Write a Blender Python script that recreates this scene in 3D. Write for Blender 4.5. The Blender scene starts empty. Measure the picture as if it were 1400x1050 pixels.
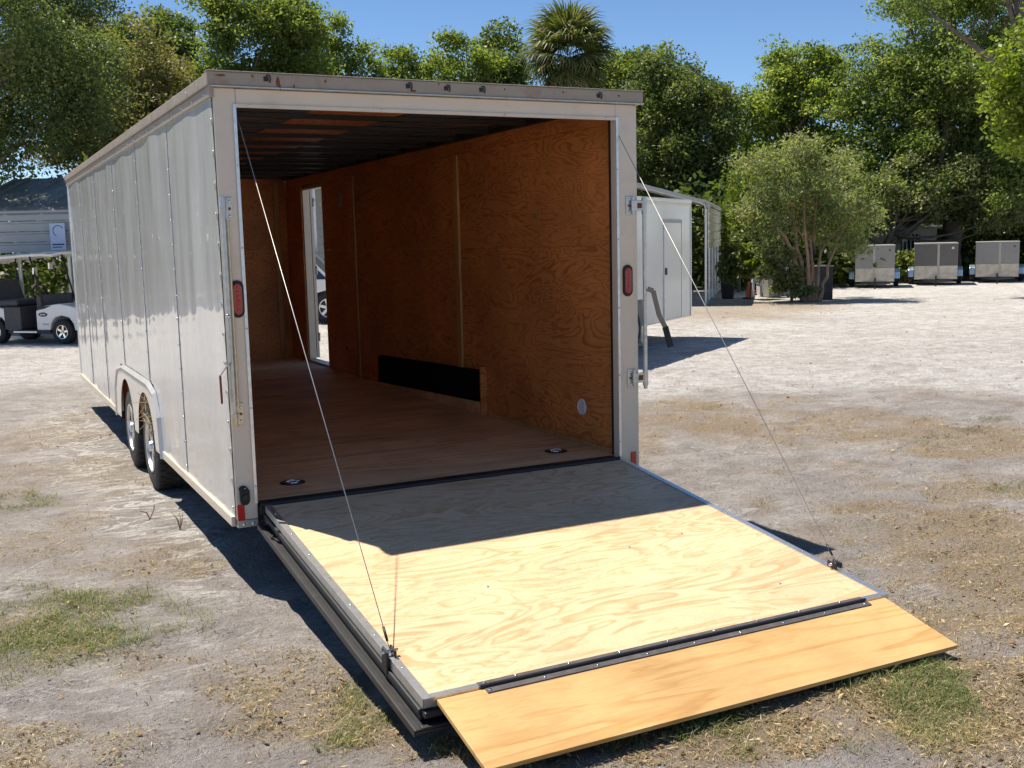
import bpy, math, random
import numpy as np
from mathutils import Vector, Matrix

# ------------------------------------------------------------------ camera
CAM = np.array([-1.2205, -5.6910, 1.8077]); YAW, PITCH, ROLL, F = 0.46820, -0.13004, -0.02379, 1482.81
_cy, _sy, _cp, _sp = math.cos(YAW), math.sin(YAW), math.cos(PITCH), math.sin(PITCH)
_f = np.array([_sy*_cp, _cy*_cp, _sp]); _r = np.array([_cy, -_sy, 0.0]); _u = np.cross(_r, _f)
_cr, _sr = math.cos(ROLL), math.sin(ROLL)
AX = np.array([_r*_cr + _u*_sr, -_r*_sr + _u*_cr, _f])
scene = bpy.context.scene
col = scene.collection
camd = bpy.data.cameras.new('camera'); camo = bpy.data.objects.new('camera', camd); col.objects.link(camo)
camd.sensor_width = 36.0; camd.lens = F/1400*36.0; camd.clip_end = 3000; camd.clip_start = 0.05
m = Matrix.Identity(4)
for i in range(3):
    m[i][0] = AX[0][i]; m[i][1] = AX[1][i]; m[i][2] = -AX[2][i]; m[i][3] = CAM[i]
camo.matrix_world = m
scene.camera = camo
# ------------------------------------------------------------------ sky and sun
SUN_TO = Vector((-0.545, 0.91, 2.375)).normalized()
elev = math.asin(SUN_TO.z); azim = math.atan2(SUN_TO.x, SUN_TO.y)
world = bpy.data.worlds.new('World'); scene.world = world; world.use_nodes = True
wn = world.node_tree.nodes; wl = world.node_tree.links
sky = wn.new('ShaderNodeTexSky'); sky.sky_type = 'NISHITA'; sky.sun_disc = False
sky.sun_elevation = elev; sky.sun_rotation = azim
sky.air_density = 1.0; sky.dust_density = 0.0; sky.ozone_density = 1.3; sky.altitude = 3500
hsv = wn.new('ShaderNodeHueSaturation'); hsv.inputs['Saturation'].default_value = 1.13
wl.new(sky.outputs[0], hsv.inputs['Color']); wl.new(hsv.outputs[0], wn['Background'].inputs[0]); wn['Background'].inputs[1].default_value = 0.081
sund = bpy.data.lights.new('sun', 'SUN'); sund.energy = 4.2; sund.angle = math.radians(0.53); sund.color = (1.0, 0.925, 0.80)
suno = bpy.data.objects.new('sun', sund); col.objects.link(suno)
suno.rotation_euler = SUN_TO.to_track_quat('Z', 'Y').to_euler(); suno.location = (-10, 19, 47)
scene.view_settings.view_transform = 'Standard'; scene.view_settings.look = 'None'
scene.view_settings.exposure = 0.84; scene.view_settings.gamma = 1.0
scene.render.engine = 'CYCLES'
scene.cycles.max_bounces = 10; scene.cycles.diffuse_bounces = 6; scene.cycles.glossy_bounces = 4
scene.cycles.transmission_bounces = 6; scene.cycles.transparent_max_bounces = 8
scene.cycles.use_denoising = True
scene.cycles.sample_clamp_indirect = 6.0

# ------------------------------------------------------------------ pixel -> place
def ray(u, v):
    return AX.T @ np.array([(u-700)/F, -(v-525)/F, 1.0])
def gp(u, v, z=0.0):
    d = ray(u, v); return CAM + d*((z-CAM[2])/d[2])
def at(u, v, depth): return CAM + ray(u, v)*depth
RG = np.array([_cy, -_sy]); FG = np.array([_sy, _cy])          # right and forward on the ground
def rf(lateral, depth, z=0.0):
    q = CAM[:2] + RG*lateral + FG*depth; return np.array([q[0], q[1], z])
def lat(u, depth, z=0.0): return rf((u-700)/F*depth, depth, z)
HEAD = math.atan2(RG[1], RG[0])                                # heading of the camera's right
RNG = np.random.default_rng(7); random.seed(7)

# ------------------------------------------------------------------ helpers
class MB:
    def __init__(s): s.v = []; s.f = []
    def add(s, vs, fs):
        n = len(s.v); s.v += [tuple(map(float, p)) for p in vs]; s.f += [tuple(i+n for i in f) for f in fs]; return s
    def box(s, x0, y0, z0, x1, y1, z1):
        x0, x1 = min(x0,x1), max(x0,x1); y0, y1 = min(y0,y1), max(y0,y1); z0, z1 = min(z0,z1), max(z0,z1)
        return s.add([(x0,y0,z0),(x1,y0,z0),(x1,y1,z0),(x0,y1,z0),(x0,y0,z1),(x1,y0,z1),(x1,y1,z1),(x0,y1,z1)],
                     [(0,3,2,1),(4,5,6,7),(0,1,5,4),(1,2,6,5),(2,3,7,6),(3,0,4,7)])
    def hexa(s, p):   # 8 points, bottom ring then top ring
        return s.add(p, [(0,3,2,1),(4,5,6,7),(0,1,5,4),(1,2,6,5),(2,3,7,6),(3,0,4,7)])
    def bar(s, a, b, w, h, up=(0,0,1)):   # rectangular bar a->b
        a, b = Vector(a), Vector(b); d = (b-a).normalized(); up = Vector(up)
        sx = d.cross(up)
        if sx.length < 1e-4: sx = d.cross(Vector((1,0,0)))
        sx.normalize(); sz = sx.cross(d)
        c = [(-1,-1),(1,-1),(1,1),(-1,1)]
        return s.hexa([a+sx*(i*w/2)+sz*(j*h/2) for i,j in c] + [b+sx*(i*w/2)+sz*(j*h/2) for i,j in c])
    def tube(s, pts, rad, seg=8, cap=True):
        pts = [Vector(p) for p in pts]; n = len(pts)
        if not hasattr(rad, '__len__'): rad = [rad]*n
        base = len(s.v); up = Vector((0.13,0.07,1)).normalized()
        for i, p in enumerate(pts):
            d = (pts[min(i+1,n-1)] - pts[max(i-1,0)]).normalized()
            sx = d.cross(up)
            if sx.length < 1e-3: sx = d.cross(Vector((1,0,0)))
            sx.normalize(); sy = sx.cross(d)
            for k in range(seg):
                a = 2*math.pi*k/seg; q = p + (sx*math.cos(a) + sy*math.sin(a))*rad[i]; s.v.append(tuple(q))
        for i in range(n-1):
            for k in range(seg):
                a = base+i*seg+k; b = base+i*seg+(k+1)%seg; s.f.append((a, b, b+seg, a+seg))
        if cap:
            s.f.append(tuple(base+k for k in range(seg))[::-1]); s.f.append(tuple(base+(n-1)*seg+k for k in range(seg)))
        return s
    def lathe(s, prof, c, axis, seg=32, close=False):   # prof: (radius, height along axis)
        axis = Vector(axis).normalized(); c = Vector(c)
        sx = axis.orthogonal().normalized(); sy = axis.cross(sx); base = len(s.v)
        for r, h in prof:
            for k in range(seg):
                a = 2*math.pi*k/seg; s.v.append(tuple(c + axis*h + (sx*math.cos(a)+sy*math.sin(a))*r))
        n = len(prof)
        for i in range(n if close else n-1):
            for k in range(seg):
                a = base+i*seg+k; b = base+i*seg+(k+1)%seg; j = ((i+1) % n - i)*seg
                s.f.append((a, b, b+j, a+j))
        if not close:
            s.f.append(tuple(base+k for k in range(seg))[::-1]); s.f.append(tuple(base+(n-1)*seg+k for k in range(seg)))
        return s
    def prism(s, prof, f):   # prof: list of 2d points; f(p, 0|1) -> 3d
        n = len(prof); a = [f(p, 0) for p in prof]; b = [f(p, 1) for p in prof]
        return s.add(a+b, [tuple(range(n))[::-1], tuple(range(n, 2*n))] + [(i, (i+1)%n, n+(i+1)%n, n+i) for i in range(n)])
    def build(s, name, mat, parent=None, smooth=False, bevel=0.0, label=None, kind=None):
        me = bpy.data.meshes.new(name); me.from_pydata(s.v, [], s.f); me.update()
        import bmesh
        bm = bmesh.new(); bm.from_mesh(me); bmesh.ops.recalc_face_normals(bm, faces=bm.faces); bm.to_mesh(me); bm.free()
        o = bpy.data.objects.new(name, me); col.objects.link(o)
        if mat: me.materials.append(mat)
        if parent: o.parent = parent
        if smooth:
            for p in me.polygons: p.use_smooth = True
            if smooth == 'auto':
                me.set_sharp_from_angle(angle=math.radians(35))
        if bevel:
            b = o.modifiers.new('bevel', 'BEVEL'); b.width = bevel; b.segments = 2; b.limit_method = 'ANGLE'
        if label: o['label'] = label
        if kind: o['kind'] = kind
        return o

def tag(o, label, cat, group=None):
    o['label'] = label; o['category'] = cat
    if group: o['group'] = group
    return o
def thing(name, label, cat, loc=(0,0,0), rz=0.0, group=None):
    o = bpy.data.objects.new(name, None); col.objects.link(o); o.empty_display_size = 0.2
    o.location = loc; o.rotation_euler = (0,0,rz); return tag(o, label, cat, group)
def linkcopy(o, parent, loc=None):
    c = o.copy(); col.objects.link(c); c.parent = parent
    if loc is not None: c.location = loc
    return c
def copy_tree(o, parent=None):
    c = o.copy(); col.objects.link(c); c.parent = parent
    for ch in list(o.children): copy_tree(ch, c)
    return c

# ------------------------------------------------------------------ materials
def newmat(name):
    mt = bpy.data.materials.new(name); mt.use_nodes = True
    nt = mt.node_tree; return mt, nt, nt.nodes, nt.links, nt.nodes['Principled BSDF']
def ramp(n, stops, interp='LINEAR'):
    r = n.new('ShaderNodeValToRGB'); e = r.color_ramp; e.interpolation = interp
    while len(e.elements) < len(stops): e.elements.new(0.5)
    for k, (p, c) in enumerate(stops):
        e.elements[k].position = p; e.elements[k].color = tuple(c)+(1,) if len(c) == 3 else c
    return r
def noise(n, l, vec, scale, detail=4, rough=0.55, dist=0.0):
    t = n.new('ShaderNodeTexNoise'); t.inputs['Scale'].default_value = scale; t.inputs['Detail'].default_value = detail
    t.inputs['Roughness'].default_value = rough; t.inputs['Distortion'].default_value = dist
    if vec is not None: l.new(vec, t.inputs['Vector'])
    return t
def mixc(n, l, fac, a, b, mode='MIX'):
    x = n.new('ShaderNodeMix'); x.data_type = 'RGBA'; x.blend_type = mode
    for sock, val in ((x.inputs[0], fac), (x.inputs[6], a), (x.inputs[7], b)):
        if isinstance(val, (int, float)): sock.default_value = val
        elif isinstance(val, tuple): sock.default_value = val + (1,) if len(val) == 3 else val
        else: l.new(val, sock)
    return x.outputs[2]
def mathn(n, l, op, a, b=None, clamp=False):
    x = n.new('ShaderNodeMath'); x.operation = op; x.use_clamp = clamp
    for sock, val in ((x.inputs[0], a), (x.inputs[1], b)):
        if val is None: continue
        if isinstance(val, (int, float)): sock.default_value = val
        else: l.new(val, sock)
    return x.outputs[0]
def bump(n, l, h, strength, dist, bsdf):
    b = n.new('ShaderNodeBump'); b.inputs['Strength'].default_value = strength; b.inputs['Distance'].default_value = dist
    l.new(h, b.inputs['Height']); l.new(b.outputs[0], bsdf.inputs['Normal']); return b

def simple(name, c, rough=0.5, metal=0.0, var=0.12, scale=8.0, coat=0.0, bmp=0.0, dirt=None, spec=0.5):
    mt, nt, n, l, b = newmat(name)
    tc = n.new('ShaderNodeTexCoord')
    t = noise(n, l, tc.outputs['Object'], scale, 5, 0.6)
    lo = tuple(max(0, x*(1-var)) for x in c); hi = tuple(min(1, x*(1+var)) for x in c)
    r = ramp(n, [(0.3, lo), (0.7, hi)]); l.new(t.outputs[0], r.inputs[0]); out = r.outputs[0]
    if dirt:
        dcol, amt, dscale = dirt
        t2 = noise(n, l, tc.outputs['Object'], dscale, 6, 0.7)
        r2 = ramp(n, [(0.52, (0,0,0)), (0.75, (amt,)*3)]); l.new(t2.outputs[0], r2.inputs[0])
        out = mixc(n, l, r2.outputs[0], out, dcol)
    l.new(out, b.inputs['Base Color'])
    b.inputs['Roughness'].default_value = rough; b.inputs['Metallic'].default_value = metal
    b.inputs['Coat Weight'].default_value = coat; b.inputs['Coat Roughness'].default_value = 0.08
    b.inputs['Specular IOR Level'].default_value = spec
    if bmp: bump(n, l, t.outputs[0], bmp, 0.01, b)
    return mt

def wood(name, light, mid, dark, stretch, freq=9.0, nscale=1.0, rough=0.6, knots=True, darkline=0.5, tone=0.25, dist=1.2):
    """Rotary-cut plywood face: contour bands of a stretched noise give the cathedral figure."""
    mt, nt, n, l, b = newmat(name)
    tc = n.new('ShaderNodeTexCoord'); oi = n.new('ShaderNodeObjectInfo')
    mp = n.new('ShaderNodeMapping'); mp.inputs['Scale'].default_value = stretch
    off = n.new('ShaderNodeVectorMath'); off.operation = 'MULTIPLY_ADD'
    cmb = n.new('ShaderNodeCombineXYZ')
    for k in range(3): l.new(oi.outputs['Random'], cmb.inputs[k])
    off.inputs[1].default_value = (37, 53, 71); l.new(cmb.outputs[0], off.inputs[0]); l.new(tc.outputs['Object'], off.inputs[2])
    l.new(off.outputs[0], mp.inputs['Vector']); V = mp.outputs[0]
    big = noise(n, l, V, nscale, 2.5, 0.45, dist)
    v = mathn(n, l, 'MULTIPLY', big.outputs[0], freq)
    fr = mathn(n, l, 'FRACT', v)
    r = ramp(n, [(0.0, light), (0.42, light), (0.62, mid), (0.86, dark), (0.93, mid), (1.0, light)])
    l.new(fr, r.inputs[0])
    big2 = noise(n, l, V, nscale*2.7, 3, 0.5, dist*0.7)
    fr2 = mathn(n, l, 'FRACT', mathn(n, l, 'MULTIPLY', big2.outputs[0], freq*1.3))
    r2 = ramp(n, [(0.0, light), (0.55, light), (0.80, mid), (0.92, dark), (1.0, light)]); l.new(fr2, r2.inputs[0])
    sel = noise(n, l, V, nscale*0.8, 2, 0.5); rsel = ramp(n, [(0.40, (0.10,)*3), (0.60, (0.50,)*3)]); l.new(sel.outputs[0], rsel.inputs[0])
    figure = mixc(n, l, rsel.outputs[0], r.outputs[0], r2.outputs[0])
    mp2 = n.new('ShaderNodeMapping'); mp2.inputs['Scale'].default_value = tuple(x*(30 if x < 0.9 else 85) for x in stretch)
    l.new(off.outputs[0], mp2.inputs['Vector'])
    fib = noise(n, l, mp2.outputs[0], 1.0, 4, 0.6)
    rf_ = ramp(n, [(0.3, (0.82,0.79,0.75)), (0.7, (1.06,1.06,1.06))]); l.new(fib.outputs[0], rf_.inputs[0])
    c = mixc(n, l, 1.0, figure, rf_.outputs[0], 'MULTIPLY')
    tn = noise(n, l, off.outputs[0], 1.7, 3, 0.5)
    rt = ramp(n, [(0.3, (1-tone,)*3), (0.7, (1+tone*0.4,)*3)]); l.new(tn.outputs[0], rt.inputs[0])
    c = mixc(n, l, 1.0, c, rt.outputs[0], 'MULTIPLY')
    sc_ = noise(n, l, off.outputs[0], 6.0, 6, 0.75); rsc = ramp(n, [(0.56, (0,0,0)), (0.74, (0.30,)*3)]); l.new(sc_.outputs[0], rsc.inputs[0])
    c = mixc(n, l, rsc.outputs[0], c, tuple(x*0.55 for x in mid))
    if knots:
        vo = n.new('ShaderNodeTexVoronoi'); vo.inputs['Scale'].default_value = 2.3
        l.new(off.outputs[0], vo.inputs['Vector'])
        rk = ramp(n, [(0.0, (1,1,1)), (0.028, (0.85,)*3), (0.045, (0,0,0))]); l.new(vo.outputs['Distance'], rk.inputs[0])
        c = mixc(n, l, mathn(n, l, 'MULTIPLY', rk.outputs[0], 0.6), c, tuple(x*0.35 for x in dark))
    l.new(c, b.inputs['Base Color']); b.inputs['Roughness'].default_value = rough
    b.inputs['Specular IOR Level'].default_value = 0.3
    bump(n, l, fib.outputs[0], 0.15, 0.004, b)
    return mt

M = {}
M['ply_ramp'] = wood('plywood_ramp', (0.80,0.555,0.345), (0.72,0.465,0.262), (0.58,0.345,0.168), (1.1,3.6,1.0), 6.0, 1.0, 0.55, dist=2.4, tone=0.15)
M['ply_flap'] = wood('plywood_flap', (0.66,0.42,0.18), (0.61,0.37,0.145), (0.52,0.29,0.10), (0.5,5.5,1.0), 6.0, 1.0, 0.55, dist=0.8)
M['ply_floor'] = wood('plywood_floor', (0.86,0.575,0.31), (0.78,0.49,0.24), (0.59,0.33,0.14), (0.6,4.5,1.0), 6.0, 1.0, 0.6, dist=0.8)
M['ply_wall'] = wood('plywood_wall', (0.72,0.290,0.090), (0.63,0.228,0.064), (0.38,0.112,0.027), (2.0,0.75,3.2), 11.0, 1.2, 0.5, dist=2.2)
M['batten'] = wood('pine_batten', (0.60,0.36,0.14), (0.56,0.31,0.11), (0.44,0.22,0.07), (8.0,8.0,0.5), 5.0, 1.0, 0.55, knots=False)
M['cream'] = simple('cream_paint', (0.70,0.60,0.475), 0.38, 0, 0.04, 3.0, 0.3, dirt=((0.36,0.27,0.18), 0.25, 5.0))
M['capmetal'] = simple('cap_metal', (0.37,0.305,0.235), 0.5, 0.15, 0.08, 4.0, dirt=((0.24,0.13,0.06), 0.6, 9.0))
M['alu'] = simple('aluminium', (0.66,0.67,0.68), 0.36, 0.9, 0.12, 30.0)
M['galv'] = simple('galvanised_steel', (0.55,0.55,0.53), 0.4, 0.85, 0.15, 25.0, dirt=((0.30,0.20,0.10), 0.5, 20.0))
M['zinc'] = simple('zinc_yellow', (0.60,0.53,0.38), 0.4, 0.8, 0.15, 25.0, dirt=((0.30,0.17,0.07), 0.5, 30.0))
M['chrome'] = simple('chrome', (0.8,0.8,0.8), 0.12, 1.0, 0.03)
M['rubber'] = simple('rubber_black', (0.022,0.021,0.022), 0.75, 0, 0.2, 20, bmp=0.1)
M['tyre'] = simple('tyre_rubber', (0.030,0.028,0.027), 0.8, 0, 0.25, 14, dirt=((0.17,0.15,0.12), 0.65, 6.0))
M['seal'] = simple('seal_black', (0.028,0.027,0.028), 0.45, 0, 0.2, 20, dirt=((0.10,0.095,0.09), 0.25, 9.0))
M['blacksteel'] = simple('black_steel', (0.022,0.022,0.024), 0.5, 0.2, 0.2, 12)
M['carpet'] = simple('black_carpet', (0.012,0.012,0.013), 0.95, 0, 0.3, 120, bmp=0.4, spec=0.1)
M['rooftin'] = simple('roof_underside', (0.75,0.75,0.76), 0.12, 0.95, 0.06, 2.0)
M['redlens'] = simple('red_lens', (0.28,0.008,0.010), 0.18, 0, 0.15, 30, 0.6)
M['redreflector'] = simple('red_reflector', (0.62,0.02,0.015), 0.2, 0, 0.1, 200, 0.7)
M['amber'] = simple('amber_lens', (0.6,0.2,0.02), 0.2, 0, 0.1, 30, 0.6)
M['rust'] = simple('rust', (0.20,0.065,0.025), 0.85, 0.1, 0.35, 40)
M['white'] = simple('white_plastic', (0.75,0.75,0.74), 0.4, 0, 0.05, 5)
M['cartwhite'] = simple('cart_paint', (0.78,0.77,0.74), 0.22, 0, 0.03, 3, 0.6)
M['siding'] = simple('siding_white', (0.38,0.39,0.39), 0.45, 0.1, 0.06, 1.5, dirt=((0.35,0.34,0.30), 0.4, 1.2))
M['sidingcream'] = simple('siding_cream', (0.72,0.68,0.54), 0.45, 0.05, 0.06, 1.5, dirt=((0.40,0.36,0.26), 0.35, 1.2))
M['tinroof'] = simple('tin_roof', (0.24,0.235,0.22), 0.45, 0.2, 0.12, 1.5, dirt=((0.16,0.14,0.11), 0.7, 1.0))
M['tubing'] = simple('galvanised_tube', (0.58,0.59,0.59), 0.4, 0.6, 0.1, 8)
M['trailerwhite'] = simple('trailer_white', (0.76,0.715,0.63), 0.3, 0, 0.04, 1.5, 0.4, dirt=((0.45,0.40,0.32), 0.25, 1.3))
M['greytrim'] = simple('grey_trim', (0.38,0.37,0.35), 0.5, 0.2, 0.1, 6)
M['smallpanel'] = simple('small_trailer_panel', (0.30,0.285,0.27), 0.35, 0.25, 0.08, 3, dirt=((0.2,0.17,0.13), 0.4, 3.0))
M['smallpaneldark'] = simple('small_trailer_panel_dark', (0.14,0.125,0.115), 0.35, 0.25, 0.08, 3)
M['guard'] = simple('stone_guard', (0.44,0.40,0.35), 0.3, 0.85, 0.25, 4, bmp=0.6)
M['fenderskytint'] = simple('fender_aluminium_sky_tint', (0.55,0.62,0.74), 0.25, 0.85, 0.06, 4)  # blue of the reflected sky is put into the aluminium's colour
M['orange'] = simple('cone_orange', (0.75,0.16,0.035), 0.5, 0, 0.1, 6)
M['bingrey'] = simple('bin_grey', (0.33,0.31,0.29), 0.6, 0, 0.1, 5)
M['glass'] = simple('dark_glass', (0.03,0.04,0.05), 0.06, 0, 0.1, 3, 0.5)
M['seatvinyl'] = simple('seat_vinyl', (0.05,0.05,0.052), 0.5, 0, 0.2, 12)
M['bluesign'] = simple('sign_blue_white', (0.52,0.60,0.75), 0.5, 0, 0.05, 6)
M['navy'] = simple('navy_print', (0.03,0.04,0.12), 0.5)
M['block'] = simple('building_wall', (0.50,0.50,0.50), 0.8, 0, 0.08, 2, dirt=((0.3,0.28,0.25), 0.4, 1.5))
M['bark'] = simple('bark_grey', (0.13,0.105,0.085), 0.9, 0, 0.4, 6, bmp=0.8)
M['barktan'] = simple('bark_tan', (0.30,0.195,0.125), 0.85, 0, 0.35, 5, bmp=0.6)
M['oldsteel'] = simple('old_steel', (0.24,0.20,0.16), 0.5, 0.6, 0.25, 25, dirt=((0.16,0.08,0.04), 0.6, 25.0))
M['hingesteel'] = simple('hinge_steel', (0.13,0.12,0.12), 0.45, 0.4, 0.2, 20, dirt=((0.3,0.27,0.23), 0.4, 15.0))
M['stripcream'] = simple('strip_cream', (0.50,0.45,0.36), 0.5, 0.1, 0.1, 6)
M['flare'] = simple('flare_aluminium', (0.62,0.60,0.56), 0.42, 0.55, 0.08, 6)
M['drystalk'] = simple('dry_stalk', (0.42,0.34,0.21), 0.8, 0, 0.2, 20)
M['cable'] = simple('steel_cable', (0.48,0.47,0.45), 0.45, 0.5, 0.1, 60)
M['acblack'] = simple('dark_cabinet', (0.035,0.035,0.037), 0.55, 0.2, 0.2, 10)

def wall_paint():
    mt, nt, n, l, b = newmat('wall_skin_white')
    tc = n.new('ShaderNodeTexCoord')
    mp = n.new('ShaderNodeMapping'); mp.inputs['Scale'].default_value = (1.0, 2.2, 0.8); l.new(tc.outputs['Object'], mp.inputs['Vector'])
    t = noise(n, l, mp.outputs[0], 1.5, 1.5, 0.4)
    mp3 = n.new('ShaderNodeMapping'); mp3.inputs['Scale'].default_value = (1.0, 5.0, 0.5); l.new(tc.outputs['Object'], mp3.inputs['Vector'])
    st = noise(n, l, mp3.outputs[0], 1.4, 5, 0.6)
    r = ramp(n, [(0.3, (0.61,0.60,0.585)), (0.7, (0.68,0.67,0.65))]); l.new(st.outputs[0], r.inputs[0])
    sm = noise(n, l, tc.outputs['Object'], 7.0, 6, 0.7)
    rs = ramp(n, [(0.56, (0,0,0)), (0.78, (0.35,)*3)]); l.new(sm.outputs[0], rs.inputs[0])
    c = mixc(n, l, rs.outputs[0], r.outputs[0], (0.42,0.40,0.37))
    l.new(c, b.inputs['Base Color']); b.inputs['Roughness'].default_value = 0.34
    b.inputs['Coat Weight'].default_value = 0.85; b.inputs['Coat Roughness'].default_value = 0.035; b.inputs['Coat IOR'].default_value = 1.6
    bb = n.new('ShaderNodeBump'); bb.inputs['Strength'].default_value = 0.5; bb.inputs['Distance'].default_value = 0.032
    l.new(t.outputs[0], bb.inputs['Height']); l.new(bb.outputs[0], b.inputs['Coat Normal'])
    return mt
M['skin'] = wall_paint()
M['seamgrey'] = simple('seam_shadow', (0.43,0.43,0.43), 0.6)

def leafmat(name, c1, c2, c3, trans=0.35, rough=0.45):
    mt, nt, n, l, b = newmat(name)
    a = n.new('ShaderNodeAttribute'); a.attribute_name = 'tint'
    oi = n.new('ShaderNodeObjectInfo')
    r = ramp(n, [(0.0, c1), (0.55, c2), (1.0, c3)]); l.new(a.outputs['Fac'], r.inputs[0])
    hs = n.new('ShaderNodeHueSaturation'); l.new(r.outputs[0], hs.inputs['Color'])
    l.new(mathn(n, l, 'ADD', mathn(n, l, 'MULTIPLY', oi.outputs['Random'], 0.3), 0.85), hs.inputs['Value'])
    l.new(hs.outputs[0], b.inputs['Base Color']); b.inputs['Roughness'].default_value = rough
    b.inputs['Specular IOR Level'].default_value = 0.35
    tr = n.new('ShaderNodeBsdfTranslucent')
    tcol = mixc(n, l, 1.0, hs.outputs[0], (1.5,1.6,0.7), 'MULTIPLY'); l.new(tcol, tr.inputs['Color'])
    ms = n.new('ShaderNodeMixShader'); ms.inputs[0].default_value = trans
    l.new(b.outputs[0], ms.inputs[1]); l.new(tr.outputs[0], ms.inputs[2]); l.new(ms.outputs[0], n['Material Output'].inputs[0])
    return mt
M['leaf_oak'] = leafmat('leaf_oak', (0.060,0.090,0.024), (0.135,0.180,0.050), (0.260,0.285,0.110), 0.52)
M['leaf_dark'] = leafmat('leaf_dark', (0.040,0.064,0.019), (0.100,0.138,0.044), (0.235,0.250,0.110), 0.45)
M['leaf_bright'] = leafmat('leaf_bright', (0.090,0.130,0.026), (0.190,0.240,0.060), (0.320,0.345,0.125), 0.55)
M['leaf_olive'] = leafmat('leaf_olive', (0.115,0.118,0.042), (0.205,0.195,0.080), (0.330,0.275,0.145), 0.5)
M['leaf_silver'] = leafmat('leaf_silver', (0.110,0.145,0.050), (0.195,0.230,0.095), (0.380,0.365,0.225), 0.48)
M['leaf_yellow'] = leafmat('leaf_yellow', (0.085,0.130,0.014), (0.150,0.200,0.022), (0.240,0.270,0.045), 0.45)
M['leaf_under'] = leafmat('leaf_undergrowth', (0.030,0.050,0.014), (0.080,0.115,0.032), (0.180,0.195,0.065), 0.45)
M['palm'] = leafmat('leaf_palm', (0.060,0.085,0.022), (0.125,0.150,0.042), (0.240,0.225,0.095), 0.3)
M['palmdead'] = leafmat('leaf_palm_dry', (0.18,0.12,0.06), (0.26,0.19,0.10), (0.36,0.28,0.17), 0.2)
M['grass'] = leafmat('grass_blades', (0.090,0.145,0.032), (0.180,0.220,0.075), (0.430,0.365,0.205), 0.35, 0.5)
M['litter'] = leafmat('dry_litter', (0.10,0.055,0.030), (0.40,0.275,0.14), (0.70,0.56,0.34), 0.1, 0.7)
M['pebble'] = leafmat('pebble', (0.34,0.32,0.29), (0.50,0.48,0.45), (0.66,0.64,0.60), 0.0, 0.85)

# ------------------------------------------------------------------ ground
def _hash_noise(seed):
    g = np.random.default_rng(seed).random((256, 256))
    def fn(x, y):
        xi = np.floor(x).astype(int); yi = np.floor(y).astype(int); fx = x-xi; fy = y-yi
        fx = fx*fx*(3-2*fx); fy = fy*fy*(3-2*fy)
        a = g[xi & 255, yi & 255]; b = g[(xi+1) & 255, yi & 255]; c = g[xi & 255, (yi+1) & 255]; d = g[(xi+1) & 255, (yi+1) & 255]
        return (a*(1-fx)+b*fx)*(1-fy) + (c*(1-fx)+d*fx)*fy
    return fn
def fbm(x, y, seed, octs=4, gain=0.5):
    s = 0; a = 1; t = 0
    for k in range(octs):
        s = s + a*_hash_noise(seed+k)(x*2**k + 13.7*k, y*2**k + 7.1*k); t += a; a *= gain
    return s/t
def smooth(a, b, x):
    t = np.clip((x-a)/(b-a), 0, 1); return t*t*(3-2*t)
def blobs(x, y, lst):
    out = np.zeros_like(x)
    for u, v, ru, rv, amp in lst:
        c = gp(u, v)[:2]; a = (gp(u+ru, v)-gp(u-ru, v))[:2]/2; b = (gp(u, v+rv)-gp(u, v-rv))[:2]/2
        inv = np.linalg.inv(np.array([a, b]).T)
        dx, dy = x-c[0], y-c[1]
        p = inv[0,0]*dx + inv[0,1]*dy; q = inv[1,0]*dx + inv[1,1]*dy
        out = np.maximum(out, amp*np.exp(-0.6*(p*p+q*q)**2))
    return out
GRASS = [(110,840,140,40,1.0),(85,860,130,45,1.0),(30,885,80,35,0.9),(215,855,35,14,0.7),(25,680,50,16,0.6),(45,575,20,8,0.35),(350,1003,18,12,0.8),
         (130,1012,14,10,0.9),(480,945,30,22,0.7),(470,1015,60,30,0.7),(590,1015,70,28,0.9),(545,985,40,20,0.7),(690,1040,70,16,0.8),
         (880,1015,90,30,1.0),(980,1000,70,22,0.8),(1000,1040,150,18,0.5),(1270,950,75,55,1.0),(1330,1010,80,40,0.6),(1150,960,60,30,0.4),
         (1190,732,20,9,0.8),(1120,690,12,5,0.5),(1290,600,50,10,0.7),(1330,575,90,12,0.5),(1215,546,30,5,0.8),(1050,560,60,9,0.35),
         (1165,705,10,5,0.5),(1380,660,40,12,0.4),(940,555,60,10,0.3),(1110,600,40,8,0.4),(1000,418,150,6,0.35),(1080,412,60,6,0.6),
         (1150,408,50,4,0.6),(975,425,40,6,0.3)]
STRAW = [(960,565,110,22,0.9),(1150,580,160,24,0.8),(1330,600,120,26,0.9),(1340,660,110,30,0.8),(1200,690,70,18,0.7),(1300,730,130,40,0.9),
         (1380,780,110,60,1.0),(1250,790,70,20,0.6),(1330,860,120,50,1.0),(1200,940,200,60,1.0),(1000,1010,220,40,0.9),(1350,1000,120,70,1.0),
         (880,590,30,30,0.6),(1040,640,40,10,0.5),(1020,690,40,12,0.4),(1060,740,60,12,0.5),(970,430,120,9,0.9),(1070,420,90,9,0.9),
         (90,760,100,22,0.5),(230,760,90,25,0.6),(240,830,90,40,0.5),(60,850,120,50,0.4),(480,860,70,22,0.4),(300,910,150,50,0.35),
         (420,960,120,50,0.5),(560,990,120,50,0.6),(40,600,50,18,0.35),(150,620,80,20,0.2),(60,1000,120,50,0.35),(330,820,60,25,0.3)]
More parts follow.
